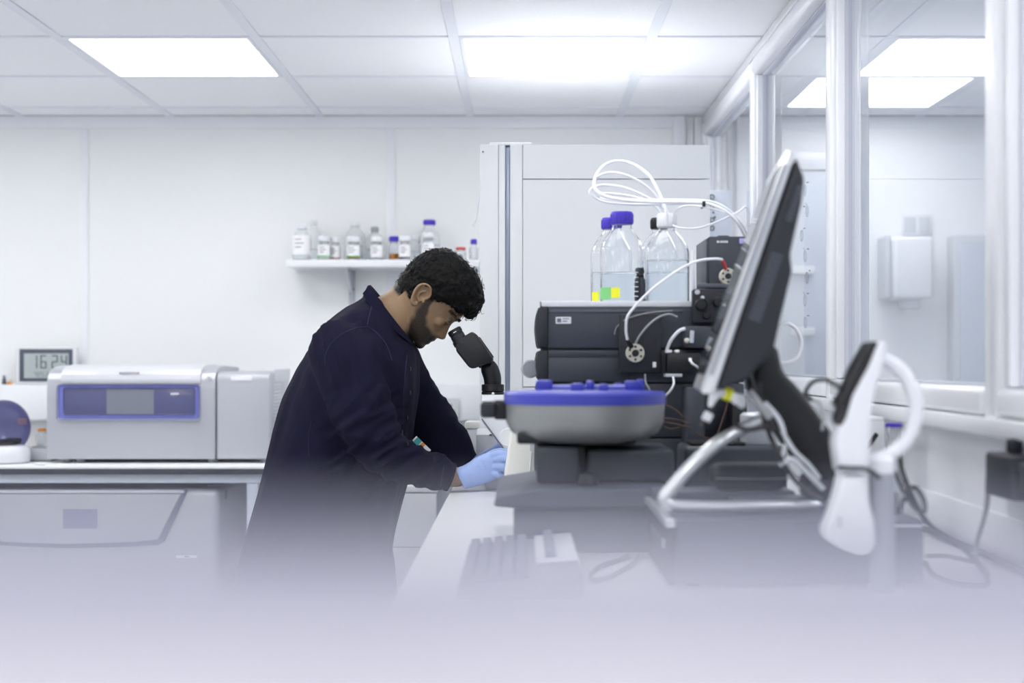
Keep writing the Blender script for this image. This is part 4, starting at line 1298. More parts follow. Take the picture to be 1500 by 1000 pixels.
# cables round the monitor neck
g = 'black cables hanging round the monitor neck'
for i, (lab, pts, r, m) in enumerate((
        ('black cable running down beside the neck from the monitor back', ((1098, 548, 2.2), (1108, 580, 2.19), (1130, 620, 2.18), (1160, 662, 2.18), (1188, 706, 2.18)), .004, 'cable'),
        ('black cable crossing the silver foot near its top', ((1076, 622, 2.17), (1095, 629, 2.16), (1122, 626, 2.17), (1140, 634, 2.18), (1152, 648, 2.19)), .0035, 'cable'),
        ('black cable drooping lowest below the neck onto the computer', ((1110, 560, 2.21), (1118, 610, 2.2), (1142, 668, 2.17), (1170, 708, 2.16), (1205, 733, 2.15)), .004, 'cable'),
        ('grey cable strip beside the upper neck', ((1098, 574, 2.19), (1112, 592, 2.18), (1128, 612, 2.18)), .006, 'tubegrey'),
        ('pale looped cable inside the crook of the neck', ((1120, 590, 2.19), (1142, 616, 2.18), (1150, 650, 2.18), (1145, 680, 2.17), (1160, 672, 2.16), (1180, 690, 2.16), (1206, 716, 2.16)), .004, 'lgrey'),
        ('pale cable lying lower along the neck', ((1150, 640, 2.175), (1165, 662, 2.17), (1184, 680, 2.17), (1200, 700, 2.17)), .0035, 'lgrey'),
        ('black cable arching from the neck to the scanner head', ((1188, 585, 2.18), (1180, 575, 2.16), (1190, 560, 2.1), (1206, 556, 2.05), (1222, 562, 2.0), (1233, 570, 1.97)), .0033, 'cable'),
        ('thin grey cable curving behind the neck to the scanner', ((1184, 585, 2.2), (1200, 590, 2.2), (1206, 612, 2.19), (1204, 630, 2.18)), .0025, 'tubegrey'))):
    tubing('cable', lab, [P(*k) for k in pts], r, m, 'cable', 8, g)
t = thing('cable_bundle', 'bundle of pale leads wrapped in bright yellow tape under the monitor', 'cable', P(1065, 577, 2.2))
for k in range(6):
    o = (k - 2.5)
    MB().tube([P(1040, 574 + 4 * k, 2.17 + .004 * k), P(1052, 576 + o, 2.18), P(1065, 577 + o, 2.2), P(1078, 584 + o * 2, 2.2), P(1090, 588 + o * 2, 2.21), P(1084, 594 - o, 2.215)], .004, 6).build('lead', M['tube'], t)
MB().tube([P(1060, 575, 2.2), P(1071, 579, 2.2)], .010, 14, smooth=0).build('yellow_tape', M['yellow'], t)
MB().tube([P(1055, 585, 2.2), P(1046, 598, 2.2), P(1039, 606, 2.2)], .002, 6).build('lead', M['cable'], t)
MB(Matrix.Translation(P(1036.5, 610, 2.2)) @ Matrix.Rotation(.5, 4, 'Y')).box(-.007, .007, -.005, .005, -.007, .007, bevel=.0015).build('connector', M['white'], t)
MB().tube([P(1034, 617, 2.2), P(1030, 626, 2.2)], .006, 10, smooth=0).build('plug', M['black'], t)

# ------------------------------------------------------------------ scanner on its stand
AZ = 1.96
zs0 = BZ
t = thing('scanner_stand', 'grey post on a round base with thick white looped arm', 'stand', (X(1292, AZ), AZ, BZ))
MB().lathe((X(1292, AZ), AZ, BZ + .0005), [(.070, 0), (.073, .003), (.072, .008), (.06, .013), (.03, .016), (.001, .017)], 40).build('base_disc', M['white'], t)
MB().lathe((X(1292, AZ), AZ, BZ + .015), [(.0178, 0), (.0178, H(692, AZ) - BZ - .015)], 24).build('post', M['grey'], t)
MB().lathe((X(1291, AZ), AZ, H(692, AZ) + .0003), [(.0182, 0), (.0185, .002), (.0185, .018), (.014, .023), (.001, .024)], 24).build('collar', M['whitegloss'], t)
lp = [(1280, 526), (1300, 529), (1322, 545), (1337, 572), (1342, 600), (1334, 634), (1314, 658), (1290, 671), (1270, 676)]
MB().tube([P(a, b, AZ) for a, b in lp], [.008, .0098, .0104, .0104, .0104, .0104, .0102, .0098, .009], 16).build('loop_arm', M['whitegloss'], t)
MB().box(X(1286, AZ), X(1300, AZ), AZ - .009, AZ + .009, H(684, AZ), H(666, AZ), bevel=.004).build('clamp', M['whitegloss'], t)
t = thing('hand_scanner', 'white hand scanner with black face held in the looped arm', 'scanner', P(1245, 805, AZ))
sq = lambda pts: pz(pts, AZ)
MB().prism(sq([(1279, 501), (1287, 499), (1292, 508), (1288, 530), (1276, 566), (1270, 605), (1266, 690), (1226, 690), (1220, 650), (1222, 630), (1233, 612), (1243, 578), (1266, 536)]), AZ - .028, AZ + .028, 'y', bevel=.008, seg=3).build('body', M['whitegloss'], t)
MB().prism(sq([(1268, 502), (1277, 499), (1281, 504), (1266, 537), (1243, 579), (1234, 611), (1227, 623), (1223, 614), (1229, 596), (1221, 592), (1234, 572), (1246, 540)]), AZ - .026, AZ + .026, 'y', bevel=.005, seg=2).build('black_face', M['black'], t)
MB().prism(sq([(1229, 693), (1265, 693), (1269, 735), (1276, 760), (1278, 792), (1270, 805), (1254, 808), (1226, 798), (1206, 785), (1203, 772), (1214, 748), (1224, 715)]), AZ - .024, AZ + .024, 'y', bevel=.009, seg=3).build('handle', M['white'], t)
MB().box(X(1221, AZ), X(1227, AZ), AZ - .0262, AZ - .0243, H(768, AZ), H(752, AZ), bevel=.0005).build('button', M['lgrey'], t)
MB().tube([P(1227, 684, AZ - .029), P(1245, 686, AZ - .030), P(1266, 686, AZ - .028), P(1280, 692, AZ - .028), P(1288, 700, AZ - .024)], .003, 8).build('cable_ring', M['cable'], t)

# ------------------------------------------------------------------ things between the scanner and the glazed partition
t = bottle('sample_bottle', 'clear bottle with violet lid seen through the white looped arm', 1309, 30, 619, 700, 2.62, 'cap', cap_px=24, group='bottles by the partition', zb=BZ, fill=.5, liquid='water', cap_h=.008)
t['group'] = 'bottles by the partition'
t = thing('white_carton', 'white carton between scanner body and violet-lidded bottle', 'box', (X(1278, 2.8), 2.8, BZ))
MB().box(X(1262, 2.8), X(1296, 2.8), 2.8, 2.88, BZ + .0006, H(616, 2.8), bevel=.002).build('carton', M['white'], t)
MB().box(X(1263, 2.8), X(1295, 2.8), 2.801, 2.879, H(615.6, 2.8), H(611, 2.8), bevel=.001).build('flap', M['label'], t)
MB(Matrix.Translation(P(1277, 646, 2.795)) @ Matrix.Rotation(.6, 4, 'Y')).box(-.004, .004, -.002, .002, -.018, .018).build('black_mark', M['black'], t)
t = thing('socket_box', 'white wall socket box under the sill holding the black adapters', 'socket', (XR - .03, 2.1, 1.0))
MB().box(XR - .03, XR - .0006, 1.9, 2.25, 1.005, 1.115, bevel=.004).build('box', M['white'], t)
t = thing('power_adapter', 'large black plug-in adapter with grey cable on the socket box', 'adapter', (XR - .05, 2.3, 1.03))
MB().box(XR - .075, XR - .031, 2.10, 2.22, H(728, 2.16), H(664, 2.16), bevel=.006, seg=3).build('body', M['soft'], t)
MB().box(XR - .055, XR - .035, 2.16, 2.185, H(663.5, 2.16), H(643, 2.16), bevel=.004).build('earth_tab', M['soft'], t)
MB().tube([P(1447, 700, 2.228), P(1446, 735, 2.232), P(1441, 760, 2.28), P(1432, 790, 2.35), P(1430, 815, 2.34), P(1436, 828, 2.25)], .0042, 8).build('cable', M['tubegrey'], t)
t = thing('power_adapter', 'second black adapter at the photo\'s right edge, nearer than the first', 'adapter', (XR - .05, 2.12, 1.03))
MB().box(XR - .07, XR - .031, 1.96, 2.09, H(723, 2.05), H(680, 2.05), bevel=.006, seg=3).build('body', M['soft'], t)
MB().box(XR - .06, XR - .04, 2.0, 2.02, H(679.5, 2.05), H(668, 2.05), bevel=.003).build('earth_tab', M['soft'], t)
g = 'cables on the bench below the partition'
tubing('bench_cable', 'black cable looping widest over the bench by the partition', [P(a, b, z) for a, b, z in ((1318, 665, 2.3), (1322, 690, 2.28), (1338, 730, 2.27), (1362, 768, 2.27), (1400, 792, 2.26), (1432, 822, 2.2), (1447, 850, 2.12), (1430, 854, 2.06), (1395, 850, 2.06), (1366, 838, 2.12), (1356, 822, 2.2))], .0042, 'cable', 'cable', 8, g)
tubing('bench_cable', 'grey cable lying in a flat curve right of the computer', [P(a, b, z) for a, b, z in ((1357, 812, 2.2), (1385, 812, 2.22), (1415, 818, 2.25), (1438, 824, 2.26), (1448, 838, 2.2))], .0036, 'tubegrey', 'cable', 8, g)
tubing('bench_cable', 'black cable coiled in a small loop beside the grey post', [P(a, b, z) for a, b, z in ((1312, 690, 2.1), (1322, 715, 2.1), (1340, 742, 2.1), (1354, 748, 2.12), (1352, 728, 2.12), (1338, 712, 2.12), (1326, 728, 2.11), (1314, 750, 2.1), (1312, 720, 2.1))], .0034, 'cable', 'cable', 8, g)
tubing('bench_cable', 'long black cable running along the bench and wall joint', [(XR - .03, 2.78, BZ + .012), (XR - .02, 2.6, BZ + .008), (XR - .018, 2.4, BZ + .008), (XR - .018, 2.2, BZ + .008), (XR - .02, 1.9, BZ + .008)], .006, 'cable', 'cable', 8, g)
t = thing('cable_loop', 'white cable loop hanging behind the monitor against the glass', 'cable', P(1160, 500, 3.1))
MB().tube([P(1140, 480, 3.1), P(1154, 474, 3.1), P(1168, 484, 3.1), P(1174, 503, 3.1), P(1168, 522, 3.1), P(1154, 530, 3.1), P(1138, 530, 3.1)], .0045, 8).build('loop', M['tube'], t)
t = thing('mouse_lead', 'thin grey lead curled on the bench between keyboard and computer', 'cable', P(900, 830, 2.3))
pts = [(922, 812), (905, 818), (880, 826), (866, 838), (868, 846), (890, 842), (915, 830), (932, 818), (936, 812)]
MB().tube([(X(a, .326 * FPX / (b - VY)), .326 * FPX / (b - VY), BZ + .004) for a, b in pts], .0032, 7).build('lead', M['tubegrey'], t)

# ------------------------------------------------------------------ keyboard
t = thing('keyboard', 'grey keyboard lying end-on on the bench in front of the rotor stand', 'keyboard', (0, 2.2, BZ))
ky0, ky1 = 1.98, 2.44
MB().prism([(-.088, BZ + .003), (.088, BZ + .003), (.088, BZ + .034), (-.088, BZ + .018)], ky0, ky1, 'y', bevel=.003).build('base', M['keybase'], t)
MB().prism([(.024, BZ + .0288), (.087, BZ + .0345), (.087, BZ + .0385), (.024, BZ + .0330)], ky0 + .14, ky1 - .002, 'y', bevel=.001).build('function_panel', M['white'], t)
slope = math.atan2(.016, .176)
key = None
for r in range(5):
    x = -.075 + .0195 * r
    for k in range(22):
        y = ky1 - .018 - k * .0197
        z = BZ + .018 + (x + .088) * .0909 + .001
        if key is None:
            mb = MB(Matrix.Rotation(-slope, 4, 'Y'))
            mb.rings([[(-.0085, -.0085, 0), (.0085, -.0085, 0), (.0085, .0085, 0), (-.0085, .0085, 0)], [(-.0068, -.0068, .009), (.0068, -.0068, .009), (.0068, .0068, .009), (-.0068, .0068, .009)]])
            key = bpy.data.objects.new('key', mb.mesh('key', M['keydark'], smooth=False))
            COL.objects.link(key)
            key.parent = t
            key.location = Vector((x, y, z)) - t.location
        else:
            copy_of(key, Vector((x, y, z)) - t.location, t)
for k in range(14):
    y = ky1 - .02 - k * .0197
    copy_of(key, Vector((.047, y, BZ + .0355)) - t.location, t)
for x in (-.07, .07):
    for y in (ky0 + .03, ky1 - .03):
        MB().box(x - .008, x + .008, y - .01, y + .01, BZ + .0003, BZ + .003).build('foot', M['black'], t)

# ------------------------------------------------------------------ box added right in front of the lens, its blur makes the bottom haze
t = thing('near_haze_box', 'pale lilac box added closest to the camera, blurred into haze along the bottom', 'instrument', (.12, .0, BZ))
NX0, NX1, NY0, NY1 = -.165, .52, -.26, .172
NT = EYE - .0203
MB().box(NX0, NX1, NY0, NY1, BZ + .012, NT - .004, bevel=.003).build('housing', M['veil'], t)
MB().box(NX0 + .004, NX1 - .004, NY0 + .004, NY1 - .0005, NT - .0038, NT, bevel=.0015).build('top_cover', M['veil'], t)
MB().box(NX0 + .02, NX1 - .02, NY0 + .02, .089, NT + .0003, NT + .0022, bevel=.0008).build('haze_band_panel', M['veiltop'], t)  # paler panel put in to lighten the lowest band of the haze
for x in (NX0 + .05, NX1 - .05):
    for y in (NY0 + .05, NY1 - .05):
        MB().lathe((x, y, BZ + .0003), [(.018, 0), (.02, .003), (.018, .0115)], 16).build('foot', M['black'], t)
MB().box(NX0 - .003, NX0 - .0003, NY0 + .1, NY1 - .08, BZ + .18, BZ + .24, bevel=.001).build('control_panel', M['lcd2'], t)
for k in range(6):
    MB().box(NX0 + .08 + .08 * k, NX0 + .14 + .08 * k, NY1 + .0003, NY1 + .002, BZ + .06, BZ + .068, bevel=.0006).build('vent_slat', M['grey'], t)

# ------------------------------------------------------------------ the man at the microscope
BP = 3.75
S = BP / FPX
person = thing('person', 'man in navy lab coat and pale blue gloves bending over the microscope', 'person', (X(470, BP), BP, 0))


def G(px, py, dy=0.0):
    """point in the man's mid plane (photo pixels), moved dy metres along depth"""
    return Vector((X(px, BP), BP + dy, H(py, BP)))


E0 = Vector((622.0, 437.0))
FW = Vector((.64, .77))
UP = Vector((.77, -.64))


def L(f, u, y=0.0):
    """head frame: f forward, u up, y sideways; unit = one photo pixel at the man"""
    p = E0 + FW * f + UP * u
    return G(p.x, p.y, y * S)


def slices(back_front, n=40, power=2.3, egg=0.0, shrink=1.0):
    secs = []
    for (bx, by), (fx, fy), hw in back_front:
        b, f = G(bx, by), G(fx, fy)
        c = (b + f) / 2
        secs.append((c, (f - b) / 2 * shrink, Vector((0, hw * shrink, 0))))
    return secs


# ---- body: one continuous skin from the head down to the feet (mostly under the clothes)
body = MB()
skull = [(70, 20, -14, 17), (66, 34, -28, 28), (58, 44, -37, 36), (45, 52, -43.5, 41), (30, 55, -46, 42), (18, 56.5, -47, 41), (8, 53, -46.5, 40), (-2, 51, -46, 39.5), (-12, 51.5, -43, 38), (-22, 53, -38, 36.5),
         (-32, 52, -24, 34), (-40, 51.5, -8, 30), (-47, 50, 6, 25), (-52, 46, 18, 17)]
secs = []
for u, f, b, w in skull:
    c = L((f + b) / 2, u)
    secs.append((c, L(f, u) - c, Vector((0, w * S, 0))))
body.ellipse_loft(secs, 40, 2.15, egg=.12)
# nose
ns = []
for u, b, f, w in ((10, 46, 54, 4), (4, 46, 55, 4.5), (-3, 46, 58, 5.2), (-9, 46, 61.5, 6.5), (-14, 46, 64.5, 8), (-18, 46, 64, 8.5), (-21.5, 46, 59, 6.5)):
    c = L((f + b) / 2, u)
    ns.append((c, L(f, u) - c, Vector((0, w * S, 0))))
body.ellipse_loft(ns, 20, 2.0, egg=.25)
for s in (-1, 1):
    body.sphere(L(54, -18, 6.5 * s), 4.2 * S, 12)
    body.sphere(L(50.5, 17.5, 15 * s), 6.5 * S, 12, scale=(1, 1.7, 1))
    body.sphere(L(39, -5, 20 * s), 10 * S, 12)
    body.sphere(L(43.5, 8.5, 16.5 * s), 7.6 * S, 12)
for u, f, r, sy in ((-28, 52, 5.2, 2.4), (-37, 50.3, 5.2, 2.2), (-47, 46, 8.5, 1.6)):
    body.sphere(L(f, u), r * S, 14, scale=(1, sy, 1))
neck = [((602, 396), (632, 470), .062), ((586, 408), (618, 488), .062), ((572, 424), (606, 496), .064), ((556, 434), (596, 504), .068), ((540, 442), (590, 512), .085), ((524, 456), (590, 522), .12)]
body.ellipse_loft(slices(neck), 40, 2.0)
torso = [((538, 432), (592, 505), .09), ((520, 448), (600, 520), .14), ((500, 476), (604, 545), .165), ((462, 510), (606, 580), .21), ((434, 570), (602, 622), .2), ((412, 628), (594, 664), .19), ((398, 690), (560, 712), .19), ((396, 745), (545, 765), .19), ((400, 780), (540, 790), .17)]
body.ellipse_loft(slices(torso, shrink=.86), 40, 2.2)
near_arm = [((506, 512), 3.60, .055), ((522, 560), 3.54, .052), ((540, 625), 3.525, .042), ((558, 660), 3.53, .036), ((600, 680), 3.55, .034), ((640, 693), 3.58, .032), ((664, 698), 3.6, .026), ((674, 698), 3.6, .024), ((682, 697), 3.6, .018)]
far_arm = [((560, 525), 3.93, .065), ((596, 575), 3.95, .054), ((636, 628), 3.94, .048), ((655, 655), 3.91, .042), ((676, 684), 3.89, .03), ((694, 692), 3.885, .024)]
for arm in (near_arm, far_arm):
    body.tube([P(a, b, z) for (a, b), z, r in arm], [r * (.9 if r > .04 else 1) for _, _, r in arm], 20, smooth=4)
for s in (-1, 1):
    hip = G(465, 770, .09 * s)
    body.tube([hip, G(462, 880, .095 * s), G(455, 1010, .1 * s), G(448, 1120, .1 * s), G(440, 1190, .1 * s), G(434, 1180, .1 * s) + Vector((0, 0, -.06))], [.095, .082, .056, .058, .042, .04], 18, smooth=4)
bme = remesh(body, .0034, 3, .5)
att = bme.attributes.new('beard', 'FLOAT', 'POINT')


def smst(a, b, x):
    t_ = max(0.0, min(1.0, (x - a) / (b - a)))
    return t_ * t_ * (3 - 2 * t_)


def beard_line(f):
    P_ = [(-6, -8), (6, 20), (12, 12), (17, -1), (24, -13), (34, -20), (43, -21), (48, -22), (60, -22.5), (80, -22.5)]
    if f <= P_[0][0]:
        return P_[0][1]
    for (a, b), (c, d) in zip(P_, P_[1:]):
        if f <= c:
            return b + (d - b) * (f - a) / (c - a)
    return P_[-1][1]


ex, ez = X(E0.x, BP), H(E0.y, BP)


def scalp(f, u):
    """cropped hair that fades out over the nape and the temple"""
    if f > 48:
        e = 37
    elif f > 22:
        e = 32 - (48 - f) * .38
    elif f > 6:
        e = 3 + (f - 6)
    elif f > -10:
        e = 17
    elif f > -24:
        e = -12 - (f + 24) * .2
    else:
        e = -24 + max(0, -36 - f) * .3
    return smst(-5, 3, u - e)

vals = []
for v in bme.vertices:
    dx, dz = (v.co.x - ex) / S, -(v.co.z - ez) / S
    f = dx * FW.x + dz * FW.y
    u = dx * UP.x + dz * UP.y
    y = (v.co.y - BP) / S
    w = 0.0
    if u < 25 and abs(y) < 60 and u > -75:
        nz = noise.noise(v.co * 60) * 2.5
        w = smst(3, -5, u - beard_line(f) + nz) * smst(-5, 6, f + nz - 5 - max(0, -15 - u) * .45)
        w *= smst(-72, -60, u)
    sc_ = scalp(f, u)
    if sc_ > 0 and abs(y) < 60 and u > -60:
        w = max(w, sc_ * 1.5)
        if f > 46 and abs(u + 32.5) < 6 and abs(y) < 13:
            w *= smst(1.5, 5.5, abs(u + 32.5))
        if f > 52 and u > -24:
            w = 0
    if 38 < f < 60 and abs(u - (17.5 + (f - 50) * .05)) < 4 and 5 < abs(y) < 30:
        w = max(w, .95 * smst(4, 1.5, abs(u - 17.5)))
    vals.append(w * 1.05)
att.data.foreach_set('value', vals)
bo = mesh_obj('body', bme, M['skin'], person)
# ears (joined into the body's own mesh data would soften them; they are parts of the head)
for s, nm in ((-1, 'ear'), (1, 'ear')):
    em = MB()
    y0 = 40.5 * s
    rim = [(6, -1), (9, 6), (6, 13), (-1, 17), (-8, 15), (-12, 8), (-11, -1), (-7, -9), (-2, -15), (3, -16), (5, -11)]
    ew = [0, 1.5, 3.5, 5.5, 7.5, 8, 7.5, 6, 4, 2, 0]
    em.tube([L(f - 3, u, y0 + s * k) for (f, u), k in zip(rim, ew)], [1.9 * S] * 5 + [2.3 * S] * 3 + [3.2 * S, 3.2 * S, 2 * S], 10, smooth=4)
    con = [L(f - 3, u, y0 + s * (k * .62 - .6)) for (f, u), k in zip(rim, ew)]
    con2 = [L(f - 3, u, y0 - s * 2.5) for (f, u), k in zip(rim, ew)]
    em.rings([con, con2])
    em.sphere(L(4, -3, y0 + s * 1.0), 3.0 * S, 10, scale=(1, .8, 1.2))
    em.tube([L(2, -7, y0 + 2 * s), L(-5, -5, y0 + 3.2 * s), L(-7, 3, y0 + 4.2 * s), L(-3, 9, y0 + 3.5 * s)], 1.6 * S, 8, smooth=4)
    eme = remesh(em, .0016, 2, .5)
    at2 = eme.attributes.new('beard', 'FLOAT', 'POINT')
    mesh_obj(nm, eme, M['skin'], bo)
for s in (-1, 1):
    e = MB().sphere(L(44.8, 8.0, 16.5 * s), 6.8 * S, 20).build('eye', M['eye'], bo)
    c = L(44.8, 8.0, 16.5 * s)
    fwd = (L(10, -2.5) - L(0, 0)).normalized()
    a = fwd.orthogonal().normalized()
    b = fwd.cross(a)
    ir = MB()
    ir.rings([[c + fwd * (6.4 * S + .0001 + h) + (a * cos(2 * pi * k / 16) + b * sin(2 * pi * k / 16)) * rr for k in range(16)] for rr, h in ((3.3 * S, -.0006), (3.1 * S, .0003), (.0005, .0006))])
    ir.build('iris', M['iris'], bo)
    for du, r0 in ((4.6, 1.9), (-4.6, 1.6)):
        lid = [L(44.8 + 6.2 * cos(q) - .5, 8 + du * (1 - .12 * abs(q)), (16.5 + 7.5 * sin(q)) * s) for q in (-1.2, -.6, 0, .6, 1.2)]
        MB().tube(lid, r0 * S, 8, smooth=4).build('eyelid', M['skin'], bo)
    br = MB()
    random.seed(5)
    for k in range(70):
        q = random.random()
        f = 57 - 15 * q ** 2
        p = L(f + 1.0, 17.5 + 2.2 * (1 - q) * random.uniform(-1, 1) + .5, (7 + 21 * q) * s)
        br.tube([p, p + (L(.5, .8, 3.2 * s) - L(0, 0))], .55 * S, 4, smooth=0)
    br.build('eyebrow', M['hair'], bo)

# ---- hair
hb = MB()
random.seed(11)


def hair_ok(f, u, ay):
    if f > 48:
        return u > 36
    if f > 22:
        return u > 31 - (48 - f) * .38
    if f > 6:
        return u > 3 + (f - 6) * 1.0
    if f > -10:
        return u > 17
    if f > -24:
        return u > -10 - (f + 24) * .2
    return u > -27 + max(0, (-36 - f)) * .3


dense = []
for i in range(len(skull) - 1):
    for k in range(3):
        t_ = k / 3
        dense.append([a + (b - a) * t_ for a, b in zip(skull[i], skull[i + 1])])
for u, f, b, w in dense:
    n = 44
    for k in range(n):
        a = 2 * pi * (k + random.random()) / n
        ca, sa = cos(a), sin(a)
        ff = (f + b) / 2 + (f - b) / 2 * ca
        yy = w * sa * (1 - .12 * ca)
        if not hair_ok(ff, u, abs(yy)):
            continue
        top = smst(10, 50, u) * smst(-40, 10, ff)
        side_thin = .34 + .66 * smst(-8, 34, u)
        r = (6.0 + 3.2 * top) * random.uniform(.85, 1.15) * side_thin
        grow = 1.0 + (.05 + .06 * top)
        if ff < 4 and u < 14:
            grow = .945
            r = (4.0 + 2.4 * smst(-26, 2, u)) * random.uniform(.95, 1.05)
        cc = L((f + b) / 2 + (f - b) / 2 * ca * grow, u + (2.5 if u > 50 else 0) * random.random(), yy * grow * .99)
        hb.sphere(cc, r * S, 8)
for k in range(60):
    y = random.uniform(-30, 30)
    q = random.random()
    f = 55 + 6 * q + random.uniform(-3, 3) - abs(y) * .16
    u = 62 - 26 * q + random.uniform(-3, 3)
    hb.sphere(L(f, u, y), random.uniform(5, 7.2) * S, 8)
for k in range(40):
    y = random.uniform(-30, 30)
    q = random.random()
    hb.sphere(L(15 + 40 * q - abs(y) * .2, 76 - 14 * q * q + random.uniform(-3, 2) - abs(y) * .18, y), random.uniform(5, 7) * S, 8)
hme = remesh(hb, .003, 2, .5)
for v in hme.vertices:
    p = v.co
    nn = noise.noise(Vector((p.x * 70, p.y * 70, p.z * 70))) + .6 * noise.noise(Vector((p.x * 150 + 5, p.y * 150, p.z * 150)))
    v.co = p + v.normal * nn * .0022
ho = mesh_obj('hair', hme, M['hair'], person)
# loose curls on top of the hair volume
cu = MB()
random.seed(3)
vs = [v for v in hme.vertices]
off = origin(person)
for k in range(900):
    v = random.choice(vs)
    p = v.co + off
    dx, dz = (p.x - ex) / S, -(p.z - ez) / S
    f = dx * FW.x + dz * FW.y
    u = dx * UP.x + dz * UP.y
    ln = (.35 + .9 * smst(25, 55, u) * smst(-35, 10, f)) * .018
    n = v.normal
    tdir = n.cross(Vector((random.uniform(-1, 1), random.uniform(-1, 1), random.uniform(-1, 1)))).normalized()
    if f > 40:
        tdir = (tdir + (L(0, -1.2) - L(0, 0)).normalized()).normalized()
    a = p - n * .002
    b = p + n * .0028 + tdir * ln * .4
    c = p + n * .0035 + tdir * ln * .8
    d_ = p + n * .001 + tdir * ln * 1.1 + n.cross(tdir) * ln * .35
    cu.tube([a, b, c, d_], [.0008, .0008, .0006, .0003], 4, smooth=3)
cuo = cu.build('curls', M['hair'], ho, angle=180)
cuo['kind'] = 'stuff'

# ---- lab coat: torso, both sleeves and skirt as one cloth surface
ct = MB()
coat = [((543, 430), (604, 500), .085), ((528, 440), (609, 511), .125), ((510, 450), (611, 525), .175), ((488, 470), (612, 545), .222), ((463, 500), (611, 572), .238), ((440, 540), (607, 602), .235), ((422, 582), (604, 632), .23), ((407, 630), (600, 668), .225), ((396, 675), (596, 703), .222),
        ((384, 720), (588, 735), .222), ((372, 760), (580, 772), .225), ((362, 800), (574, 808), .228), ((356, 840), (577, 846), .232), ((350, 890), (584, 892), .236), ((346, 935), (590, 936), .24)]
ct.ellipse_loft(slices(coat), 48, 2.35)
sl_near = [((497, 500), 3.60, .075), ((507, 530), 3.555, .084), ((524, 580), 3.53, .078), ((540, 626), 3.515, .070), ((556, 660), 3.515, .062), ((592, 676), 3.53, .054), ((628, 687), 3.565, .046), ((652, 696), 3.59, .036), ((659, 698.5), 3.593, .034)]
sl_far = [((552, 512), 3.90, .075), ((576, 540), 3.93, .085), ((608, 588), 3.95, .076), ((636, 624), 3.94, .070), ((655, 648), 3.91, .064), ((675, 672), 3.895, .048), ((688, 683), 3.885, .038)]
for sl in (sl_near, sl_far):
    ct.tube([P(a, b, z) for (a, b), z, r in sl], [r for _, _, r in sl], 28, smooth=5)
cme = remesh(ct, .0058, 6, .55)
cme.update()


def ridged(p):
    return 1 - abs(noise.noise(p)) * 2


elbow = P(556, 655, 3.5)
arm_dir = Vector((.35, .1, -.9)).normalized()
fo = Vector((.97, 0, -.2))
hang = (G(430, 640) - G(500, 480)).normalized()
newco = []
for v in cme.vertices:
    p = v.co.copy()
    # long soft folds that hang along the back and skirt
    q = p - hang * p.dot(hang) * .8
    d = .011 * noise.noise(q * 9 + Vector((3, 1, 7))) + .006 * noise.noise(q * 20) + .0025 * ridged(q * 16)
    # drawn folds round the elbow and shoulder
    de = (p - elbow).length
    if p.y < 3.68:
        we = max(0, 1 - de / .2)
        pp = Vector((p.dot(Vector((.55, 0, -.83))) * 38, p.dot(Vector((.83, 0, .55))) * 9, p.y * 7))
        d += we * .019 * (ridged(pp) - .5)
        ps = P(512, 520, 3.5)
        ws = max(0, 1 - (p - ps).length / .24)
        pp = Vector((p.dot(Vector((.9, 0, .42))) * 26, p.dot(Vector((-.42, 0, .9))) * 5, p.y * 6))
        d += ws * .014 * (ridged(pp) - .5)
    if p.x > X(615, 3.6):
        pp = Vector((p.dot(Vector((.9, 0, -.42))) * 42, p.z * 14, p.y * 14))
        d += .003 * (ridged(pp) - .5)
    newco.append(p + v.normal * d)
for v, c in zip(cme.vertices, newco):
    v.co = c
coat_o = mesh_obj('lab_coat', cme, M['navy'], person)
# collar: a standing fold-over band round the neck
cr = MB()


def colring(bx, by, fx, fy, hw, n=40):
    b, f = G(bx, by), G(fx, fy)
    c = (b + f) / 2
    out_ = []
    for k in range(n):
        a = 2 * pi * k / n
        out_.append(c + (f - b) / 2 * cos(a) * -1 + Vector((0, hw * sin(a), 0)))
    return out_


cr.rings([colring(530, 440, 610, 508, .108), colring(534, 428, 607, 503, .098), colring(539, 418, 604, 498, .088), colring(542.5, 417, 602, 496, .083), colring(545, 421, 601, 498, .079), colring(545, 434, 602, 505, .080)], caps=False)
cr.build('collar', M['navy'], coat_o)
tip = MB()
# pointed collar leaf on the near side
tip.rings([[G(545, 419, -.060), G(560, 446, -.088), G(576, 470, -.098), G(590, 497, -.088)],
           [G(537, 431, -.084), G(549, 452, -.104), G(566, 474, -.116), G(589, 498, -.094)],
           [G(536, 432, -.080), G(549, 453, -.098), G(566, 475, -.109), G(588, 499, -.088)],
           [G(546, 421, -.055), G(561, 447, -.082), G(577, 471, -.092), G(591, 498, -.083)]], caps=False, closed=True)
tip.build('collar', M['navy'], coat_o)


def on_coat(px, py):
    """nearest cloth surface seen along the sight line of a photo pixel, so seams lie on the cloth"""
    d = P(px, py, 3.0) - Vector((0, 0, EYE))
    hit, loc, nor, idx = coat_o.ray_cast(Vector((0, 0, EYE)) - off, d.normalized())
    return (loc + off, nor) if hit else (None, None)


bpy.context.view_layer.update()


def seam(pts, r=.0013, lift=.0006, name='seam'):
    out_ = []
    for a, b in spline([(p[0], p[1], 0) for p in pts], 6) and [(q.x, q.y) for q in spline([(p[0], p[1], 0) for p in pts], 6)]:
        p, n = on_coat(a, b)
        if p is not None:
            out_.append(p + n * lift)
    if len(out_) > 2:
        MB().tube(out_, r, 6, smooth=0).build(name, M['navy2'], coat_o)


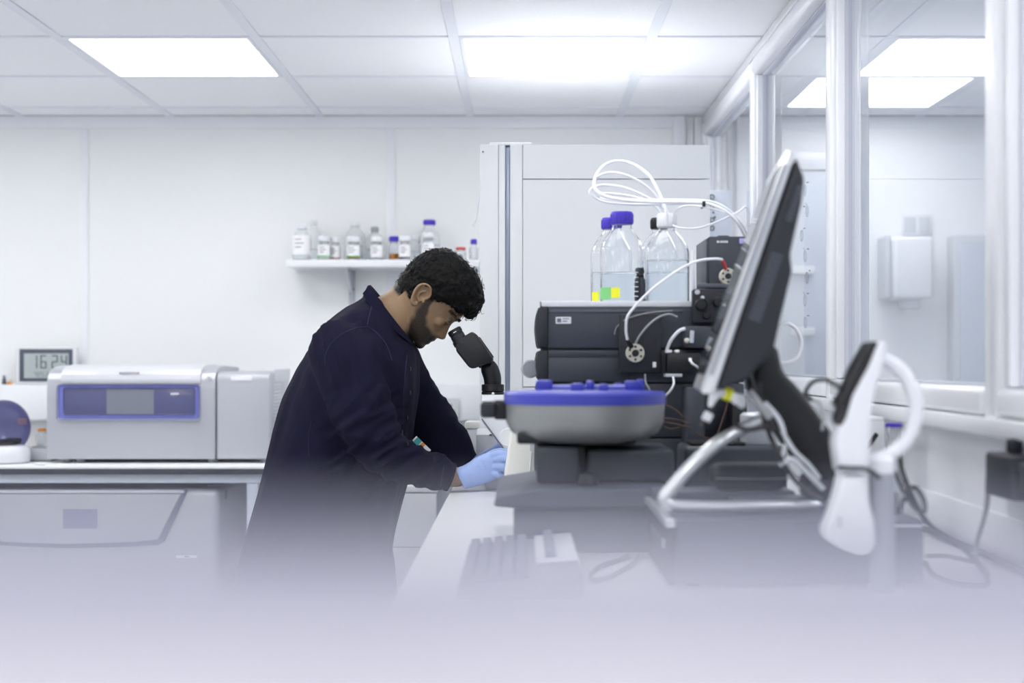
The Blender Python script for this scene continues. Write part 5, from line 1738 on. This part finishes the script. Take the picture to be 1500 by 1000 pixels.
seam([(545, 447), (541, 462), (538, 476)])                                   # shoulder seam
seam([(538, 478), (520, 481), (503, 488), (488, 500), (478, 516), (476, 534)])   # armhole, back
seam([(538, 478), (552, 488), (566, 505), (574, 528)])                       # armhole, front
seam([(596, 520), (592, 560), (590, 600), (589, 640)], .0016)                # placket stitching
seam([(586, 730), (580, 760), (574, 790), (571, 812)], .0014)
seam([(453, 668), (452, 640), (456, 618)], .001)
seam([(650, 683), (647, 697), (645, 712)], .0015)                            # cuff stitching
cf = MB()
a0, a1 = P(655, 697, 3.592), P(661, 699, 3.594)
cf.tube([a0, a0 + (a1 - a0) * .2, a1, a1 + (a1 - a0) * .1, a0 + (a1 - a0) * .6], [.033, .0375, .0365, .033, .030], 28, smooth=0)
cf.build('cuff', M['navy'], coat_o)
a0, a1 = P(686, 682.5, 3.886), P(696, 688, 3.882)
MB().tube([a0, a0 + (a1 - a0) * .2, a1, a1 + (a1 - a0) * .1, a0 + (a1 - a0) * .6], [.034, .0365, .0355, .033, .029], 28, smooth=0).build('cuff', M['navy'], coat_o)
bt = MB()
for b in (540, 575, 612, 650):
    p, n = on_coat(600 if b < 600 else 596, b)
    if p is not None:
        bt.sphere(p + n * .001, .006, 10, scale=(.5, 1, 1))
bt.build('press_stud', M['black'], coat_o)
# small printed card held in the coat front, glimpsed between the sleeves
cd = MB(Matrix.Translation(P(617.5, 652, 3.62)) @ Matrix.Rotation(radians(44), 4, 'Y'))
cd.box(-.026, .026, -.001, .001, -.008, .008, bevel=.0004, seg=1)
card = cd.build('name_badge', M['label'], person)
for x0_, x1_, m_ in ((-.022, -.006, 'teal'), (-.004, .006, 'orange')):
    MB(Matrix.Translation(P(617.5, 652, 3.62)) @ Matrix.Rotation(radians(44), 4, 'Y')).box(x0_, x1_, -.0016, -.0011, -.008, .008).build('print', M[m_], card)

# ---- trousers and shoes
for s in (-1, 1):
    tr = MB()
    tr.tube([G(465, 770, .09 * s), G(462, 880, .1 * s), G(455, 1010, .105 * s), G(446, 1130, .105 * s), G(438, 1200, .105 * s) + Vector((0, 0, -.01)), G(436, 1215, .105 * s) + Vector((0, 0, -.03))], [.108, .098, .08, .072, .07, .068], 22, smooth=4)
    tm = remesh(tr, .008, 4)
    mesh_obj('trouser_leg', tm, M['trouser'], person)
    sx = X(434, BP)
    sh = MB()
    yy = BP + .105 * s
    sh.ellipse_loft([(Vector((sx - .075, yy, .045)), Vector((0, .034, 0)), Vector((0, 0, .04))), (Vector((sx - .03, yy, .055)), Vector((0, .041, 0)), Vector((0, 0, .052))), (Vector((sx + .05, yy, .05)), Vector((0, .046, 0)), Vector((0, 0, .046))),
                     (Vector((sx + .12, yy, .036)), Vector((0, .05, 0)), Vector((0, 0, .034))), (Vector((sx + .18, yy, .028)), Vector((0, .042, 0)), Vector((0, 0, .024))), (Vector((sx + .205, yy, .022)), Vector((0, .022, 0)), Vector((0, 0, .014)))], 20, 2.4)
    sh.tube([(sx - .005, yy, .06), (sx - .005, yy, .12)], .046, 18, smooth=0)
    so = mesh_obj('shoe', remesh(sh, .005, 4), M['shoe'], person)
    MB().prism([(sx - .105, yy - .035), (sx, yy - .04), (sx + .12, yy - .05), (sx + .2, yy - .025), (sx + .2, yy + .025), (sx + .12, yy + .05), (sx, yy + .04), (sx - .105, yy + .035)], .0005, .014, 'z', bevel=.003).build('sole', M['black'], so)


# ---- gloved hands: palm and five separate bent fingers
def hand(Z0, dxp, dyp, side, name):
    """side = -1: back of the hand towards the camera, thumb on the far side"""
    def h(px, py, dy):
        return P(px + dxp, py + dyp, Z0 + dy * -side)
    g_ = MB()
    ps = []
    for (px, py), hh, hd in (((670, 701), .029, .027), ((678, 698), .029, .026), ((686, 695), .031, .024), ((698, 689), .035, .021), ((709, 684), .036, .020), ((718, 680), .033, .018), ((723, 678), .027, .014)):
        ax = (Vector((.40, 0, -.92))).normalized()
        ps.append((h(px, py, 0), ax * hh, Vector((.1 * hd, hd, 0))))
    g_.ellipse_loft(ps, 24, 2.3)
    fingers = [
        [(716, 668, -.004), (727, 665, -.014), (739, 669, -.012), (746, 678, -.002)],
        [(720, 674, -.010), (733, 672, -.022), (744, 679, -.018), (748, 690, -.004)],
        [(719, 683, -.010), (731, 684, -.022), (741, 690, -.016), (744, 700, -.002)],
        [(714, 692, -.006), (725, 695, -.016), (734, 700, -.010), (738, 707, .002)]]
    rad = [.0102, .0105, .010, .0088]
    for fp_, r in zip(fingers, rad):
        g_.tube([h(a, b, c) for a, b, c in fp_], [r * 1.1, r * 1.02, r * .96, r * .8], 14, smooth=4)
        a, b, c = fp_[-1]
        g_.sphere(h(a, b, c), r * .8, 10)
    th = [(690, 684, .016), (704, 674, .034), (718, 664, .036), (732, 662, .026), (740, 666, .018)]
    g_.tube([h(a, b, c) for a, b, c in th], [.014, .0135, .0115, .0105, .009], 14, smooth=4)
    g_.sphere(h(*th[-1]), .009, 10)
    gm = remesh(g_, .0023, 4, .5)
    base = h(672, 700, 0)
    ax = (h(720, 680, 0) - base).normalized()
    for v in gm.vertices:
        p = v.co
        d_ = (p - base).dot(ax)
        w = max(0, 1 - d_ / .085)
        pp = Vector((d_ * 190 + 1.2 * noise.noise(p * 30), (p.z) * 26, p.y * 26))
        v.co = p + v.normal * (.0016 * w * (ridged(pp) - .4) + .0006 * noise.noise(p * 120))
    return mesh_obj(name, gm, M['glove'], person)


hand(3.60, 5.5, 0, -1, 'glove')
hand(3.87, 13, -9.5, 1, 'glove')
